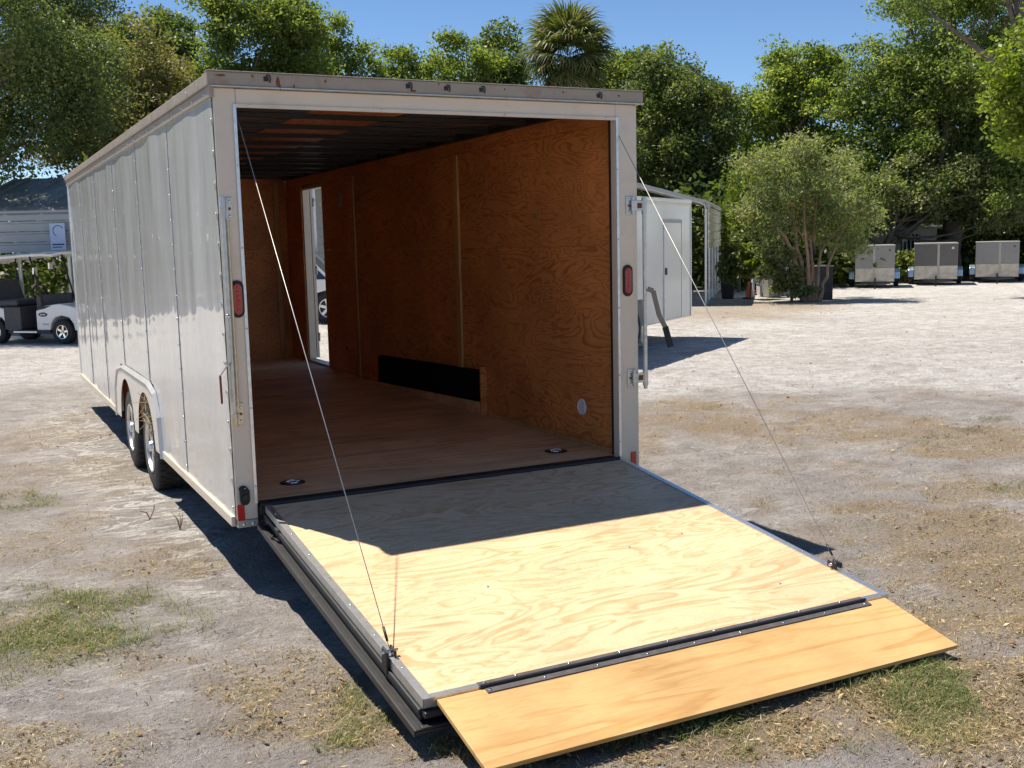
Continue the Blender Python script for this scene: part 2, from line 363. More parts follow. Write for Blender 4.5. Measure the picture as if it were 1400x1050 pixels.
def masks(x, y):
    n1 = fbm(x*0.9, y*0.9, 11, 5); n2 = fbm(x*2.7+5, y*2.7, 31, 4)
    edge = (y - (4.62 - 0.62*(x-5.58)*0.95)) + (n1-0.5)*2.0             # lot edge to the right of the trailer
    gravel = smooth(-0.3, 0.9, edge)*smooth(2.2, 3.2, x)
    gravel = np.maximum(gravel, smooth(9.0, 11.5, y + (n1-0.5)*3))
    straw = np.clip(blobs(x, y, STRAW)*1.5 - (1-smooth(0.34, 0.58, n2))*0.55 - (1-smooth(0.36,0.55,n1))*0.35, 0, 1)
    straw = np.maximum(straw, smooth(0.52, 0.68, fbm(x*1.4+9, y*1.4, 57, 5))*0.42*(1-gravel))
    grass = np.clip(blobs(x, y, GRASS)*1.25 - (1-smooth(0.38, 0.62, fbm(x*4, y*4, 71, 3)))*0.6 - (1-smooth(0.40, 0.60, fbm(x*1.7+4, y*1.7, 77, 3)))*0.55, 0, 1)
    return gravel, straw, grass
RUTS = [((-60,985),(470,800)),((-60,860),(380,700)),((60,1090),(520,905)),((900,700),(1460,560)),((960,820),(1460,660))]
def relief(x, y):
    near = 1 - smooth(14, 22, np.hypot(x-1, y-1))
    h = (fbm(x*0.8, y*0.8, 91, 4)-0.5)*0.036 + (fbm(x*5, y*5, 95, 4)-0.5)*0.022
    tr = np.sin((x*0.35+y*0.94)*9 + (fbm(x*1.2, y*1.2, 98, 2)-0.5)*9)*0.009*smooth(0.35, 0.6, fbm(x*0.7+3, y*0.7, 99, 2))
    flat = np.exp(-(((x-0.12)/0.35)**2 + ((y-3.4)/1.0)**2))
    for (ua, va), (ub_, vb) in RUTS:
        A, B = gp(ua, va)[:2], gp(ub_, vb)[:2]; dv = (B-A)/np.linalg.norm(B-A)
        along = (x-A[0])*dv[0] + (y-A[1])*dv[1]; off = (x-A[0])*-dv[1] + (y-A[1])*dv[0] + 0.10*np.sin(along*1.3)
        inside = np.exp(-(off/0.10)**4)*smooth(0.30, 0.55, fbm(x*1.1, y*1.1, 61, 2))
        h = h - 0.013*inside + 0.006*np.exp(-((np.abs(off)-0.13)/0.035)**2) + 0.0045*inside*np.sin(along*52 + np.sign(off)*1.2)
    up = smooth(-2.20, -2.62, y)*(1-smooth(-3.2, -4.2, y))*smooth(-0.3, 1.6, x)*0.062      # low bank under the flap
    return (h+tr)*near*(1-0.85*flat) - 0.012 + up
def axis_coords(lo, hi, step):
    a = np.arange(lo, hi+1e-6, step)
    out = [hi + 0.25*(1.22**k) for k in range(0, 40)]; out = [q for q in out if q < 900]
    neg = [lo - 0.25*(1.22**k) for k in range(0, 40)]; neg = [q for q in neg if q > -900]
    return np.array(sorted(neg) + list(a) + out)
gx = axis_coords(-4.2, 9.0, 0.034); gy = axis_coords(-4.4, 6.5, 0.034)
GX, GY = np.meshgrid(gx, gy, indexing='ij'); GZ = relief(GX, GY)
def grid_mesh(name, X, Y, Z):
    nx, ny = X.shape; me = bpy.data.meshes.new(name)
    idx = np.arange(nx*ny).reshape(nx, ny)
    q = np.stack([idx[:-1,:-1], idx[1:,:-1], idx[1:,1:], idx[:-1,1:]], -1).reshape(-1, 4)
    me.vertices.add(nx*ny); me.vertices.foreach_set('co', np.stack([X, Y, Z], -1).astype(np.float32).ravel())
    me.loops.add(q.size); me.loops.foreach_set('vertex_index', q.astype(np.int32).ravel())
    me.polygons.add(len(q)); me.polygons.foreach_set('loop_start', np.arange(0, q.size, 4, dtype=np.int32))
    me.polygons.foreach_set('use_smooth', np.ones(len(q), bool)); me.update(calc_edges=True); return me
gme = grid_mesh('ground', GX, GY, GZ)
for nm, arr in zip(('gravel', 'straw', 'grass'), masks(GX, GY)):
    at_ = gme.attributes.new(nm, 'FLOAT', 'POINT'); at_.data.foreach_set('value', arr.astype(np.float32).ravel())
SCUFF = [(110,590,60,40,1.0),(150,630,70,40,1.0),(200,690,70,40,1.0),(260,735,55,30,0.9),(280,790,40,30,0.8),(90,570,40,20,0.8)]
at_ = gme.attributes.new('scuff', 'FLOAT', 'POINT'); at_.data.foreach_set('value', blobs(GX, GY, SCUFF).astype(np.float32).ravel())
ground = bpy.data.objects.new('ground', gme); col.objects.link(ground); ground['kind'] = 'structure'

def ground_material():
    mt, nt, n, l, b = newmat('sandy_ground')
    g = n.new('ShaderNodeNewGeometry'); P = g.outputs['Position']
    def attr(k):
        a = n.new('ShaderNodeAttribute'); a.attribute_name = k; return a.outputs['Fac']
    big = noise(n, l, P, 0.55, 5, 0.6); midn = noise(n, l, P, 3.5, 6, 0.65); fine = noise(n, l, P, 38, 5, 0.7); grit = noise(n, l, P, 170, 3, 0.7)
    sand = ramp(n, [(0.28, (0.345,0.310,0.288)), (0.55, (0.490,0.450,0.425)), (0.78, (0.610,0.570,0.540))]); l.new(midn.outputs[0], sand.inputs[0])
    bigr = ramp(n, [(0.3, (0.90,0.885,0.87)), (0.7, (1.12,1.12,1.12))]); l.new(big.outputs[0], bigr.inputs[0])
    c = mixc(n, l, 1.0, sand.outputs[0], bigr.outputs[0], 'MULTIPLY')
    # pale scuffs where the crust is broken
    mp = n.new('ShaderNodeMapping'); mp.inputs['Rotation'].default_value = (0,0,0.9); mp.inputs['Scale'].default_value = (1.0,2.2,1); l.new(P, mp.inputs['Vector'])
    sc = noise(n, l, mp.outputs[0], 1.8, 3, 0.55, 1.5)
    d = mathn(n, l, 'ABSOLUTE', mathn(n, l, 'SUBTRACT', sc.outputs[0], 0.5))
    sr = ramp(n, [(0.0, (1,1,1)), (0.010, (0.7,)*3), (0.024, (0,0,0))]); l.new(d, sr.inputs[0])
    br = ramp(n, [(0.40, (0,0,0)), (0.55, (0.85,)*3)]); l.new(big.outputs[0], br.inputs[0])
    c = mixc(n, l, mathn(n, l, 'MULTIPLY', sr.outputs[0], br.outputs[0]), c, (0.70,0.66,0.60))
    sc3 = noise(n, l, mp.outputs[0], 3.2, 2, 0.5, 1.0)
    d3 = mathn(n, l, 'ABSOLUTE', mathn(n, l, 'SUBTRACT', sc3.outputs[0], 0.5))
    sr3 = ramp(n, [(0.0, (1,1,1)), (0.022, (0.8,)*3), (0.052, (0,0,0))]); l.new(d3, sr3.inputs[0])
    c = mixc(n, l, mathn(n, l, 'MULTIPLY', mathn(n, l, 'MULTIPLY', sr3.outputs[0], attr('scuff')), 0.9), c, (0.92,0.88,0.81))
    # white shell gravel of the lot
    vo = n.new('ShaderNodeTexVoronoi'); vo.inputs['Scale'].default_value = 26; l.new(P, vo.inputs['Vector'])
    gr = ramp(n, [(0.0, (0.50,0.475,0.455)), (0.30, (0.67,0.645,0.62)), (0.8, (0.78,0.755,0.73))]); l.new(vo.outputs['Color'], gr.inputs[0])
    gv = mixc(n, l, 1.0, gr.outputs[0], bigr.outputs[0], 'MULTIPLY')
    mr = ramp(n, [(0.32, (0.72,0.69,0.65)), (0.6, (1.05,1.05,1.05))]); l.new(midn.outputs[0], mr.inputs[0])
    gv = mixc(n, l, 1.0, gv, mr.outputs[0], 'MULTIPLY')
    c = mixc(n, l, attr('gravel'), c, gv)
    # dry grass and leaf dust
    sf = mathn(n, l, 'ADD', mathn(n, l, 'MULTIPLY', fine.outputs[0], 1.4), -0.45)
    sm = mathn(n, l, 'MULTIPLY', attr('straw'), mathn(n, l, 'ADD', sf, 0.45, True), True)
    sc2 = ramp(n, [(0.3, (0.24,0.150,0.080)), (0.7, (0.54,0.395,0.22))]); l.new(grit.outputs[0], sc2.inputs[0])
    c = mixc(n, l, mathn(n, l, 'MULTIPLY', sm, 0.9), c, sc2.outputs[0])
    gc = ramp(n, [(0.35, (0.11,0.11,0.05)), (0.7, (0.22,0.20,0.10))]); l.new(fine.outputs[0], gc.inputs[0])
    c = mixc(n, l, mathn(n, l, 'MULTIPLY', attr('grass'), 0.75), c, gc.outputs[0])
    fr = ramp(n, [(0.25, (0.55,0.53,0.51)), (0.45, (0.95,0.95,0.95)), (0.8, (1.2,1.2,1.19))]); l.new(fine.outputs[0], fr.inputs[0])
    c = mixc(n, l, 1.0, c, fr.outputs[0], 'MULTIPLY')
    g2 = ramp(n, [(0.3, (0.74,)*3), (0.7, (1.14,)*3)]); l.new(grit.outputs[0], g2.inputs[0])
    c = mixc(n, l, 1.0, c, g2.outputs[0], 'MULTIPLY')
    # woodland floor beyond the lot
    sep = n.new('ShaderNodeSeparateXYZ'); l.new(P, sep.inputs[0])
    ll = mathn(n, l, 'ADD', mathn(n, l, 'MULTIPLY', sep.outputs[0], float(FG[0])), mathn(n, l, 'MULTIPLY', sep.outputs[1], float(FG[1])))
    wf = ramp(n, [(0.0, (0,0,0)), (1.0, (1,1,1))])
    l.new(mathn(n, l, 'MULTIPLY', mathn(n, l, 'ADD', ll, mathn(n, l, 'MULTIPLY', big.outputs[0], 4.0)), 1.0), wf.inputs[0])
    mr2 = n.new('ShaderNodeMapRange'); mr2.inputs['From Min'].default_value = 36.0; mr2.inputs['From Max'].default_value = 38.0
    l.new(mathn(n, l, 'ADD', ll, mathn(n, l, 'MULTIPLY', big.outputs[0], 5.0)), mr2.inputs['Value'])
    c = mixc(n, l, mr2.outputs[0], c, (0.075,0.055,0.035))
    l.new(c, b.inputs['Base Color']); b.inputs['Roughness'].default_value = 0.95; b.inputs['Specular IOR Level'].default_value = 0.15
    hh = mathn(n, l, 'ADD', mathn(n, l, 'MULTIPLY', fine.outputs[0], 1.0), mathn(n, l, 'MULTIPLY', grit.outputs[0], 0.5))
    hh = mathn(n, l, 'ADD', hh, mathn(n, l, 'MULTIPLY', midn.outputs[0], 1.5))
    bump(n, l, hh, 1.0, 0.045, b)
    return mt
gme.materials.append(ground_material())

# ------------------------------------------------------------------ leaf and blade meshes (numpy)
def quads_mesh(name, Q, tint, mat, tri=False):
    """Q: (n,k,3) polygons of k corners; tint: (n,)"""
    n, k, _ = Q.shape; me = bpy.data.meshes.new(name)
    me.vertices.add(n*k); me.vertices.foreach_set('co', Q.astype(np.float32).ravel())
    me.loops.add(n*k); me.loops.foreach_set('vertex_index', np.arange(n*k, dtype=np.int32))
    me.polygons.add(n); me.polygons.foreach_set('loop_start', np.arange(0, n*k, k, dtype=np.int32)); me.update(calc_edges=True)
    a = me.attributes.new('tint', 'FLOAT', 'POINT'); a.data.foreach_set('value', np.repeat(np.clip(tint,0,1), k).astype(np.float32))
    me.materials.append(mat); return me
def unit(v): return v/np.maximum(np.linalg.norm(v, axis=-1, keepdims=True), 1e-9)
def leaves(pts, size, rng, upbias=0.5, ratio=0.5, droop=0.2):
    n = len(pts)
    nor = unit(rng.normal(size=(n,3)) + np.array([0,0,upbias*1.6]))
    ax = unit(np.cross(nor, rng.normal(size=(n,3)))); ax[:,2] -= droop*rng.random(n); ax = unit(ax)
    sd = unit(np.cross(nor, ax)); L = size*(0.65+0.7*rng.random(n))[:,None]; Wd = L*ratio
    tip = pts + ax*L*0.5; tail = pts - ax*L*0.5
    return np.stack([tail, pts + sd*Wd*0.5 - ax*L*0.06, tip, pts - sd*Wd*0.5 - ax*L*0.06], 1)

def crown_points(rng, lobes, n_leaf, cr, per=75, hollow=0.35):
    big = [(c, (a*0.88, b*0.88, d*0.88)) for c, (a, b, d) in lobes]   # every lobe breaks up into smaller knobs on its surface
    for c, (a, b, d) in lobes:
        for k in range(11):
            q = unit(rng.normal(size=3)); f = 0.16+0.30*rng.random()
            big.append((np.asarray(c) + q*np.array([a,b,d])*(0.70+0.50*rng.random()), (a*f, b*f, d*f*0.8)))
    vol = np.array([(a*b*c)**(2/3) for _, (a,b,c) in big]); pr = vol/vol.sum()
    ncl = max(6, n_leaf//per); which = rng.choice(len(big), ncl, p=pr)
    d = unit(rng.normal(size=(ncl,3))); r = (hollow + (1-hollow)*rng.random(ncl)**0.6)
    cen = np.array([big[w][0] for w in which]); rad = np.array([big[w][1] for w in which])
    C = cen + d*r[:,None]*rad
    ct = rng.random(ncl)
    cl = rng.integers(0, ncl, n_leaf)
    sp = cr*(0.55+0.9*rng.random(ncl))[cl][:,None]
    P = C[cl] + unit(rng.normal(size=(n_leaf,3)))*(rng.random(n_leaf)**0.45)[:,None]*sp*np.array([1.35,1.35,0.8])
    tint = 0.62*ct[cl] + 0.38*rng.random(n_leaf)
    return P, tint, C
def limbs(rng, C, base, trunk_h, r0, nl, lean=(0,0), seg=7):
    mb = MB(); top = np.array([base[0]+lean[0], base[1]+lean[1], trunk_h])
    pts = []; n = 6
    for k in range(n+1):
        t = k/n; pts.append(np.array(base)*(1-t) + top*t + np.append(rng.normal(size=2)*0.05*trunk_h*0.2*math.sin(math.pi*t), 0))
    mb.tube(pts, [r0*(1.25 if k == 0 else 1-0.4*k/n) for k in range(n+1)], seg)
    sel = rng.choice(len(C), min(nl, len(C)), replace=False)
    for i in sel:
        e = C[i]; k = int(rng.integers(3, n+1)); s = pts[k]
        q = []; mid = (s+e)/2 + rng.normal(size=3)*0.10*np.linalg.norm(e-s) + np.array([0,0,-0.06*np.linalg.norm(e-s)])
        for j in range(6):
            t = j/5; q.append(s*(1-t)**2 + mid*2*t*(1-t) + e*t*t)
        rr = r0*(0.30+0.25*rng.random())
        mb.tube(q, [rr*(1-0.85*j/5) for j in range(6)], 5)
    return mb
def tree(name, label, cat, ub, depth, lob, mat, dens=1.0, leaf=0.0035, cr=0.44, r0=0.22, trunk_v=None, bark='bark', group=None, seed=1, nl=22, up=0.5, hollow=0.35, base=None):
    rng = np.random.default_rng(seed)
    B = lat(ub, depth) if base is None else np.array(base)
    lobes = []; area = 0
    for (u, v, ru, rv, dd) in lob:
        D = depth+dd; c = at(u, v, D) - B; a, b_ = ru/F*D, rv/F*D
        lobes.append((c, (a, (a+b_)/2*0.9, b_))); area += 3.14*ru*rv
    n_leaf = int(min(120000, max(1500, area*1.15*dens)))
    P, tint, C = crown_points(rng, lobes, n_leaf, cr, hollow=hollow)
    ok = P[:,2] > 0.1; P, tint = P[ok], tint[ok]
    root = thing(name, label, cat, tuple(B), 0, group)
    me = quads_mesh('crown', leaves(P, leaf*depth, rng, up), tint, M[mat])
    cw = bpy.data.objects.new('crown', me); col.objects.link(cw); cw.parent = root
    zc = np.array([c[2] for c, _ in lobes]).mean(); xy = np.array([c[:2] for c, _ in lobes]).mean(0)
    limbs(rng, C, (0,0,-0.1), max(1.2, zc*0.9), r0, nl, tuple(xy*0.6)).build('trunk', M[bark], root, smooth=True)
    return root

# ------------------------------------------------------------------ the open cargo trailer (rear face y=0, left wall x=0)
W, L, ZB, ZT, ZC, ZF = 2.55, 8.01, 0.337, 2.621, 2.695, 0.444
OX0, OX1, OZ = 0.114, 2.397, 2.526; WX = 2.464; YF = 7.66; ZCE = 2.617
T = thing('cargo_trailer', 'long white enclosed cargo trailer standing open with its plywood ramp door lowered', 'trailer')
def pl(u, v, axis, val):
    d = ray(u, v); return CAM + d*((val-CAM[axis])/d[axis])

# left wall skin: six riveted sheets, gently oil-canned
pw = L/6
rngw = np.random.default_rng(3)
def skin_panel(k):
    y0, y1 = k*pw + (0.012 if k == 0 else 0.003), (k+1)*pw - 0.003
    ny, nz = 34, 40
    Y, Z = np.meshgrid(np.linspace(y0, y1, ny), np.linspace(ZB+0.05, ZT-0.045, nz), indexing='ij')
    t = (Y-y0)/(y1-y0)
    bow = np.sin(np.pi*np.clip(t,0,1))**0.7*0.004
    wob = (fbm(Y*2.6+k*5, Z*0.6, 200+k, 2)-0.5)*0.016 + (fbm(Y*5+k*3, Z*1.6, 230+k, 2)-0.5)*0.0030
    amp = np.clip(np.minimum(t, 1-t)*9, 0, 1)
    puck = -0.0022*np.exp(-(np.minimum(t,1-t)*pw/0.02)**2)*(0.5+0.5*np.cos(Z/0.155*2*np.pi))
    low = smooth(0.75, 1.3, Z)*0.0
    X = -(0.006 + bow + wob*amp*(1+low) + puck)
    # wheel arch cut-out is covered by the fender flare
    me = grid_mesh('wall_panel', Y*0+X, Y, Z)
    if 1 <= k <= 3:
        import bmesh
        bm = bmesh.new(); bm.from_mesh(me)
        bmesh.ops.delete(bm, geom=[f for f in bm.faces if in_arch(f.calc_center_median().y, f.calc_center_median().z, 0.03)], context='FACES')
        bm.to_mesh(me); bm.free()
    me.materials.append(M['skin'])
    o = bpy.data.objects.new('wall_panel', me); col.objects.link(o); o.parent = T
    if k: MB().box(-0.0100, y0-0.0055, 0.86 if k in (2,3) else ZB+0.06, 0.0, y0-0.0010, ZT-0.055).build('seam_shadow', M['seamgrey'], o)  # grey strip paints the shadow line of the panel seam
    # rivets
    mb = MB()
    for z in np.arange(ZB+0.10, ZT-0.05, 0.155):
        for yy in ((y0+0.012,) if k else (0.035,)):
            if 1 <= k <= 3 and in_arch(yy, z, 0.08): continue
            mb.lathe([(0.0105,0),(0.008,0.005),(0.002,0.007)], (-0.008, yy, z + 0.012*random.random()), (-1,0,0), 6)
    mb.build('rivet_row', M['chrome'], o, smooth=True, kind='stuff')
ARCH = [(2.23,0.337),(2.28,0.62),(2.42,0.765),(2.68,0.81),(4.05,0.81),(4.38,0.765),(4.56,0.60),(4.62,0.337)]
def in_arch(y, z, grow=0.0):
    if not (ARCH[0][0]-grow < y < ARCH[-1][0]+grow): return False
    for (a, za), (b, zb) in zip(ARCH[:-1], ARCH[1:]):
        if a <= y <= b: return z < za + (zb-za)*(y-a)/(b-a) + grow
    return z < 0.4
for k in range(6): skin_panel(k)
# dark gap behind the seams
mb = MB(); mb.box(0.002, 0.02, ZB+0.05, 0.006, 2.22, ZT-0.05); mb.box(0.002, 4.63, ZB+0.05, 0.006, L-0.02, ZT-0.05); mb.box(0.002, 2.22, 0.84, 0.006, 4.63, ZT-0.05)
mb.build('wall_backing', M['blacksteel'], T)
# fender flare with two wheel cut-outs
def flare_prof(off): return [(y + off*sy_, z + off*sz_) for (y,z),(sy_,sz_) in zip(ARCH, [(-1,0),(-.95,.3),(-.6,.8),(-.2,1),(.2,1),(.6,.8),(.95,.3),(1,0)])]
mb = MB(); outer = flare_prof(0.040); inner = flare_prof(-0.012)
for i in range(7):
    a0, a1, b0, b1 = outer[i], outer[i+1], inner[i], inner[i+1]
    m0 = [(x+y)/2 for x, y in zip(a0, b0)]; m1 = [(x+y)/2 for x, y in zip(a1, b1)]
    for (p, q, r_, s_, xo, xi) in ((a0,a1,m0,m1,-0.012,-0.040),(m0,m1,b0,b1,-0.040,-0.034)):
        mb.add([(xo,*p),(xo,*q),(xi,*s_),(xi,*r_)], [(0,1,2,3)])
    mb.add([(-0.034,*b0),(-0.034,*b1),(0.03,*b1),(0.03,*b0)], [(0,1,2,3)])
mb.build('fender_flare', M['flare'], T, smooth=True)
# white skirt between the wheels
WHEELS = [2.87, 3.89]; WR = 0.335
def skirt():
    mb = MB(); ys = np.linspace(2.25, 4.60, 96); prev = None
    for y in ys:
        top = 0.70
        for (a, za), (b, zb) in zip(ARCH[:-1], ARCH[1:]):
            if a <= y <= b: top = za + (zb-za)*(y-a)/(b-a)
        low = top
        for c in WHEELS:
            d = abs(y-c)
            if d < WR+0.07: low = min(low, top); lo_c = WR + math.sqrt(max(0,(WR+0.07)**2-d*d))
            else: lo_c = 0.36
            low = lo_c if c == WHEELS[0] else max(low, lo_c)
        low = min(low, top)
        if prev and top-low > 0.005 or prev and prev[2]-prev[1] > 0.005:
            mb.add([(-0.03,prev[0],prev[1]),(-0.03,y,low),(-0.03,y,top),(-0.03,prev[0],prev[2])], [(0,1,2,3)])
        prev = (y, low, top)
    return mb
skirt().build('fender_skirt', M['trailerwhite'], T)
# wheel housing
mb = MB(); mb.box(0.25,2.24,0.30,0.26,4.60,0.815); mb.box(0.0,2.24,0.816,0.26,4.60,0.83); mb.box(0.0,2.235,0.30,0.25,2.24,0.815); mb.box(0.0,4.60,0.30,0.25,4.605,0.815)
mb.build('wheel_housing', M['blacksteel'], T)
# wheels: tyre and rim are sub-parts
def make_wheel(parent, name, c, axis, R, width, rim_r, spokes=5, rim_mat='alu', tyre_mat='tyre', treads=36):
    axis = Vector(axis).normalized(); c = Vector(c)
    hw = width/2
    tb = MB()
    tb.lathe([(rim_r,-hw*0.8),(rim_r*1.02,-hw*0.95),(R*0.86,-hw*1.0),(R*0.965,-hw*0.88),(R*0.988,-hw*0.7),(R*0.992,-hw*0.3),(R*0.992,hw*0.3),(R*0.988,hw*0.7),(R*0.965,hw*0.88),(R*0.86,hw*1.0),(rim_r*1.02,hw*0.95),(rim_r,hw*0.8)], c, axis, 56)
    sx = axis.orthogonal().normalized(); sy = axis.cross(sx)
    for k in range(treads):
        a = 2*math.pi*k/treads
        for j, off in ((-0.62,0),(-0.21,0.5),(0.21,0),(0.62,0.5)):
            aa = a + off*2*math.pi/treads; rd = sx*math.cos(aa)+sy*math.sin(aa); tg = axis.cross(rd)
            p = c + rd*(R*0.998) + axis*(hw*j)
            tb.bar(p - tg*(math.pi*R/treads*0.80), p + tg*(math.pi*R/treads*0.80), hw*0.36, R*0.03, up=rd)
    ty = tb.build('tyre', M[tyre_mat], parent, smooth='auto')
    rb = MB()
    rb.lathe([(rim_r*1.03,hw*0.96),(rim_r*1.03,hw*1.0),(rim_r*0.95,hw*0.98),(rim_r*0.90,hw*0.70),(rim_r*0.88,hw*0.1),(rim_r*0.86,-hw*0.2),(rim_r*0.89,-hw*0.2),(rim_r*0.91,hw*0.1),(rim_r*0.98,hw*0.7)], c, axis, 40, close=True)
    rb.lathe([(rim_r*0.30,hw*0.1),(rim_r*0.30,hw*0.75),(rim_r*0.22,hw*0.86),(rim_r*0.20,hw*1.02),(rim_r*0.05,hw*1.10)], c, axis, 20)
    for k in range(spokes):
        a = 2*math.pi*k/spokes; rd = sx*math.cos(a)+sy*math.sin(a)
        rb.bar(c + rd*rim_r*0.2 + axis*hw*0.72, c + rd*rim_r*0.95 + axis*hw*0.78, rim_r*0.30, hw*0.22, up=axis)
    rb.build('rim', M[rim_mat], parent, smooth='auto')
    MB().lathe([(rim_r*0.89,-hw*0.3),(rim_r*0.89,-hw*0.05),(rim_r*0.2,hw*0.0)], c, axis, 24).build('brake_drum', M['blacksteel'], parent, smooth='auto')
    return ty
for y in WHEELS:
    w = bpy.data.objects.new('wheel', None); col.objects.link(w); w.parent = T; w.location = (0.095, y, WR-0.012); w.rotation_euler = (0.3*y,0,0)
    make_wheel(w, 'wheel', (0,0,0), (-1,0,0), WR, 0.215, 0.195)
for y in WHEELS:
    w = bpy.data.objects.new('wheel', None); col.objects.link(w); w.parent = T; w.location = (W+0.015, y, WR-0.012)
    make_wheel(w, 'wheel', (0,0,0), (1,0,0), WR, 0.15, 0.195)
# dry weed stalks caught on the rear tyre
mb = MB()
for k in range(26):
    a = np.array([-0.02+random.uniform(-.02,.03), 2.72+random.uniform(-.10,.16), 0.60+random.uniform(-.12,.10)])
    d = unit(np.array([random.uniform(-.5,.2), random.uniform(-1,1), random.uniform(-.8,.8)]))*random.uniform(.05,.14)
    mb.tube([a-d, a+d*0.1+np.array([0,0,.01]), a+d], 0.0022, 4)
mb.build('weed_stalk', M['drystalk'], None); tag(bpy.data.objects['weed_stalk'], 'dry weed stalks caught on the rear tyre of the trailer', 'weed')
bpy.data.objects['weed_stalk']['kind'] = 'stuff'
# axle and frame under the floor
mb = MB()
for y in WHEELS: mb.bar((0.2,y,0.33),(W-0.2,y,0.33),0.07,0.07)
mb.build('axle', M['blacksteel'], T)
for x in (0.40, W-0.40): MB().box(x-0.03,0.1,0.30,x+0.03,L-0.1,0.40).build('chassis_rail', M['blacksteel'], T)
MB().box(0.27,0.02,ZB+0.003,W-0.27,L-0.005,ZF-0.02).build('floor_frame', M['blacksteel'], T)
for (a, b) in ((0.06,2.23),(4.61,L-0.005)):
    for (x0, x1) in ((0.0,0.268),(W-0.268,W)): MB().box(x0,a,ZB+0.004,x1,b,ZF-0.021).build('outrigger', M['blacksteel'], T)
# bottom rub rail along the left side
for (a, b) in ((0.03,2.23),(4.62,L-0.01)):
    MB().box(-0.022,a,ZB-0.002,0.0,b,ZB+0.055).build('bottom_rail', M['cream'], T, bevel=0.006)
# top rail, two steps, with screws
MB().box(-0.018,-0.02,ZT-0.052,0.004,L+0.01,ZT+0.005).build('top_rail_lower', M['capmetal'], T, bevel=0.004)
MB().box(-0.028,0.052,ZT+0.006,0.03,L+0.02,ZC-0.006).build('top_rail', M['capmetal'], T, bevel=0.006)
mb = MB()
for y in np.arange(0.12, L, 0.31): mb.lathe([(0.007,0),(0.005,0.004),(0.002,0.005)], (-0.018,y,ZT-0.025), (-1,0,0), 6); mb.lathe([(0.007,0),(0.005,0.004),(0.002,0.005)], (-0.030,y+0.1,ZT+0.035), (-1,0,0), 6)
mb.build('rail_screw_row', M['chrome'], T, smooth=True, kind='stuff')
# roof skin, seen from below between the bows
MB().box(0.0,0.0,ZCE+0.035,W,L,ZCE+0.040).build('roof_skin', M['rooftin'], T)
MB().box(0.001,0.001,ZCE+0.043,W-0.001,L-0.001,ZC-0.008).build('roof_top', M['trailerwhite'], T)
for k in range(3):
    MB().box(0.84,0.09+k*2.52,ZCE+0.0335,1.45,0.09+(k+1)*2.52-0.003,ZCE+0.0345).build('ceiling_strip', M['ply_wall'], T)
yb = 0.62
while yb < YF:
    MB().box(OX0-0.06,yb-0.020,ZCE+0.004,WX-0.036,yb+0.020,ZCE+0.033).build('roof_bow', M['blacksteel'], T); yb += 0.61
MB().box(WX-0.035,0.09,ZCE+0.0035,WX-0.0005,YF,ZCE+0.0325).build('ceiling_rail', M['blacksteel'], T)
MB().box(0.004,L-0.02,ZB,W,L,ZT).build('nose_wall', M['trailerwhite'], T)
MB().box(-0.012,L-0.07,ZB+0.01,0.0,L+0.006,ZT-0.05).build('corner_post', M['alu'], T, bevel=0.006)
# right outer wall in two pieces round the side door
DY0, DY1, DZ0, DZ1 = 6.19, 7.00, 0.47, 2.475
for (a, b, c, d) in ((0.0,DY0,ZB,ZT),(DY1,L,ZB,ZT),(DY0,DY1,DZ1,ZT),(DY0,DY1,ZB,DZ0)):
    MB().box(W-0.006,a,c,W,b,d).build('outer_wall_panel', M['trailerwhite'], T)
MB().box(W-0.01,0.052,ZT+0.006,W+0.028,L+0.02,ZC-0.006).build('top_rail', M['capmetal'], T, bevel=0.006)
# inner lining
for k in range(6):
    y0, y1 = 0.085+k*(YF-0.085)/6, 0.085+(k+1)*(YF-0.085)/6
    MB().box(OX0-0.06,y0+0.0012,ZF-0.019,WX-0.001,y1-0.0012,ZF).build('floor_panel', M['ply_floor'], T)
ZJ = 1.769
for (a, b) in ((0.10,2.50),(2.503,5.10),(5.103,DY0-0.002)):
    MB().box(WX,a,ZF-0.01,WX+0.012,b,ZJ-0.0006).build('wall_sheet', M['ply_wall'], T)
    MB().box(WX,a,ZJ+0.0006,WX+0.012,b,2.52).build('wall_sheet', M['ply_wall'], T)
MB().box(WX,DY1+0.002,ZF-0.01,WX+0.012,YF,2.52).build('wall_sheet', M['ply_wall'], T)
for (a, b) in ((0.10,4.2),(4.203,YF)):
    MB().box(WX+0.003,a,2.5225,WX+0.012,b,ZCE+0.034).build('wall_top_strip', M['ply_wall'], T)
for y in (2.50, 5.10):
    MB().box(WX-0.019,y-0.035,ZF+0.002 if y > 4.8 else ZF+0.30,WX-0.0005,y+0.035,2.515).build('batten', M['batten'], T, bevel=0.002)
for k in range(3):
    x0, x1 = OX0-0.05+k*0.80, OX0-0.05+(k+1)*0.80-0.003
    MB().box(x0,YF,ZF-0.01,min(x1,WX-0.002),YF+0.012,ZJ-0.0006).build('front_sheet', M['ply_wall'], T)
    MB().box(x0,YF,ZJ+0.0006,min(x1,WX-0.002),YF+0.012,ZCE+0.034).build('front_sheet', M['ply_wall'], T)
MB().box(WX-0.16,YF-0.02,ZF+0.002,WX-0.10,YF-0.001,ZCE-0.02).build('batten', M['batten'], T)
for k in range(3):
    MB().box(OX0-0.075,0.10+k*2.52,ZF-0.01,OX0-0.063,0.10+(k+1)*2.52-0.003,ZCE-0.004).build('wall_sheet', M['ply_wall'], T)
# cove strip at the floor, end trim at the rear edge of the wall
MB().box(WX-0.018,0.12,ZF+0.0015,WX-0.001,2.10,ZF+0.028).build('cove_strip', M['batten'], T)
MB().box(WX-0.030,0.085,ZF+0.002,WX+0.012,0.128,2.56).build('end_trim', M['batten'], T, bevel=0.003)
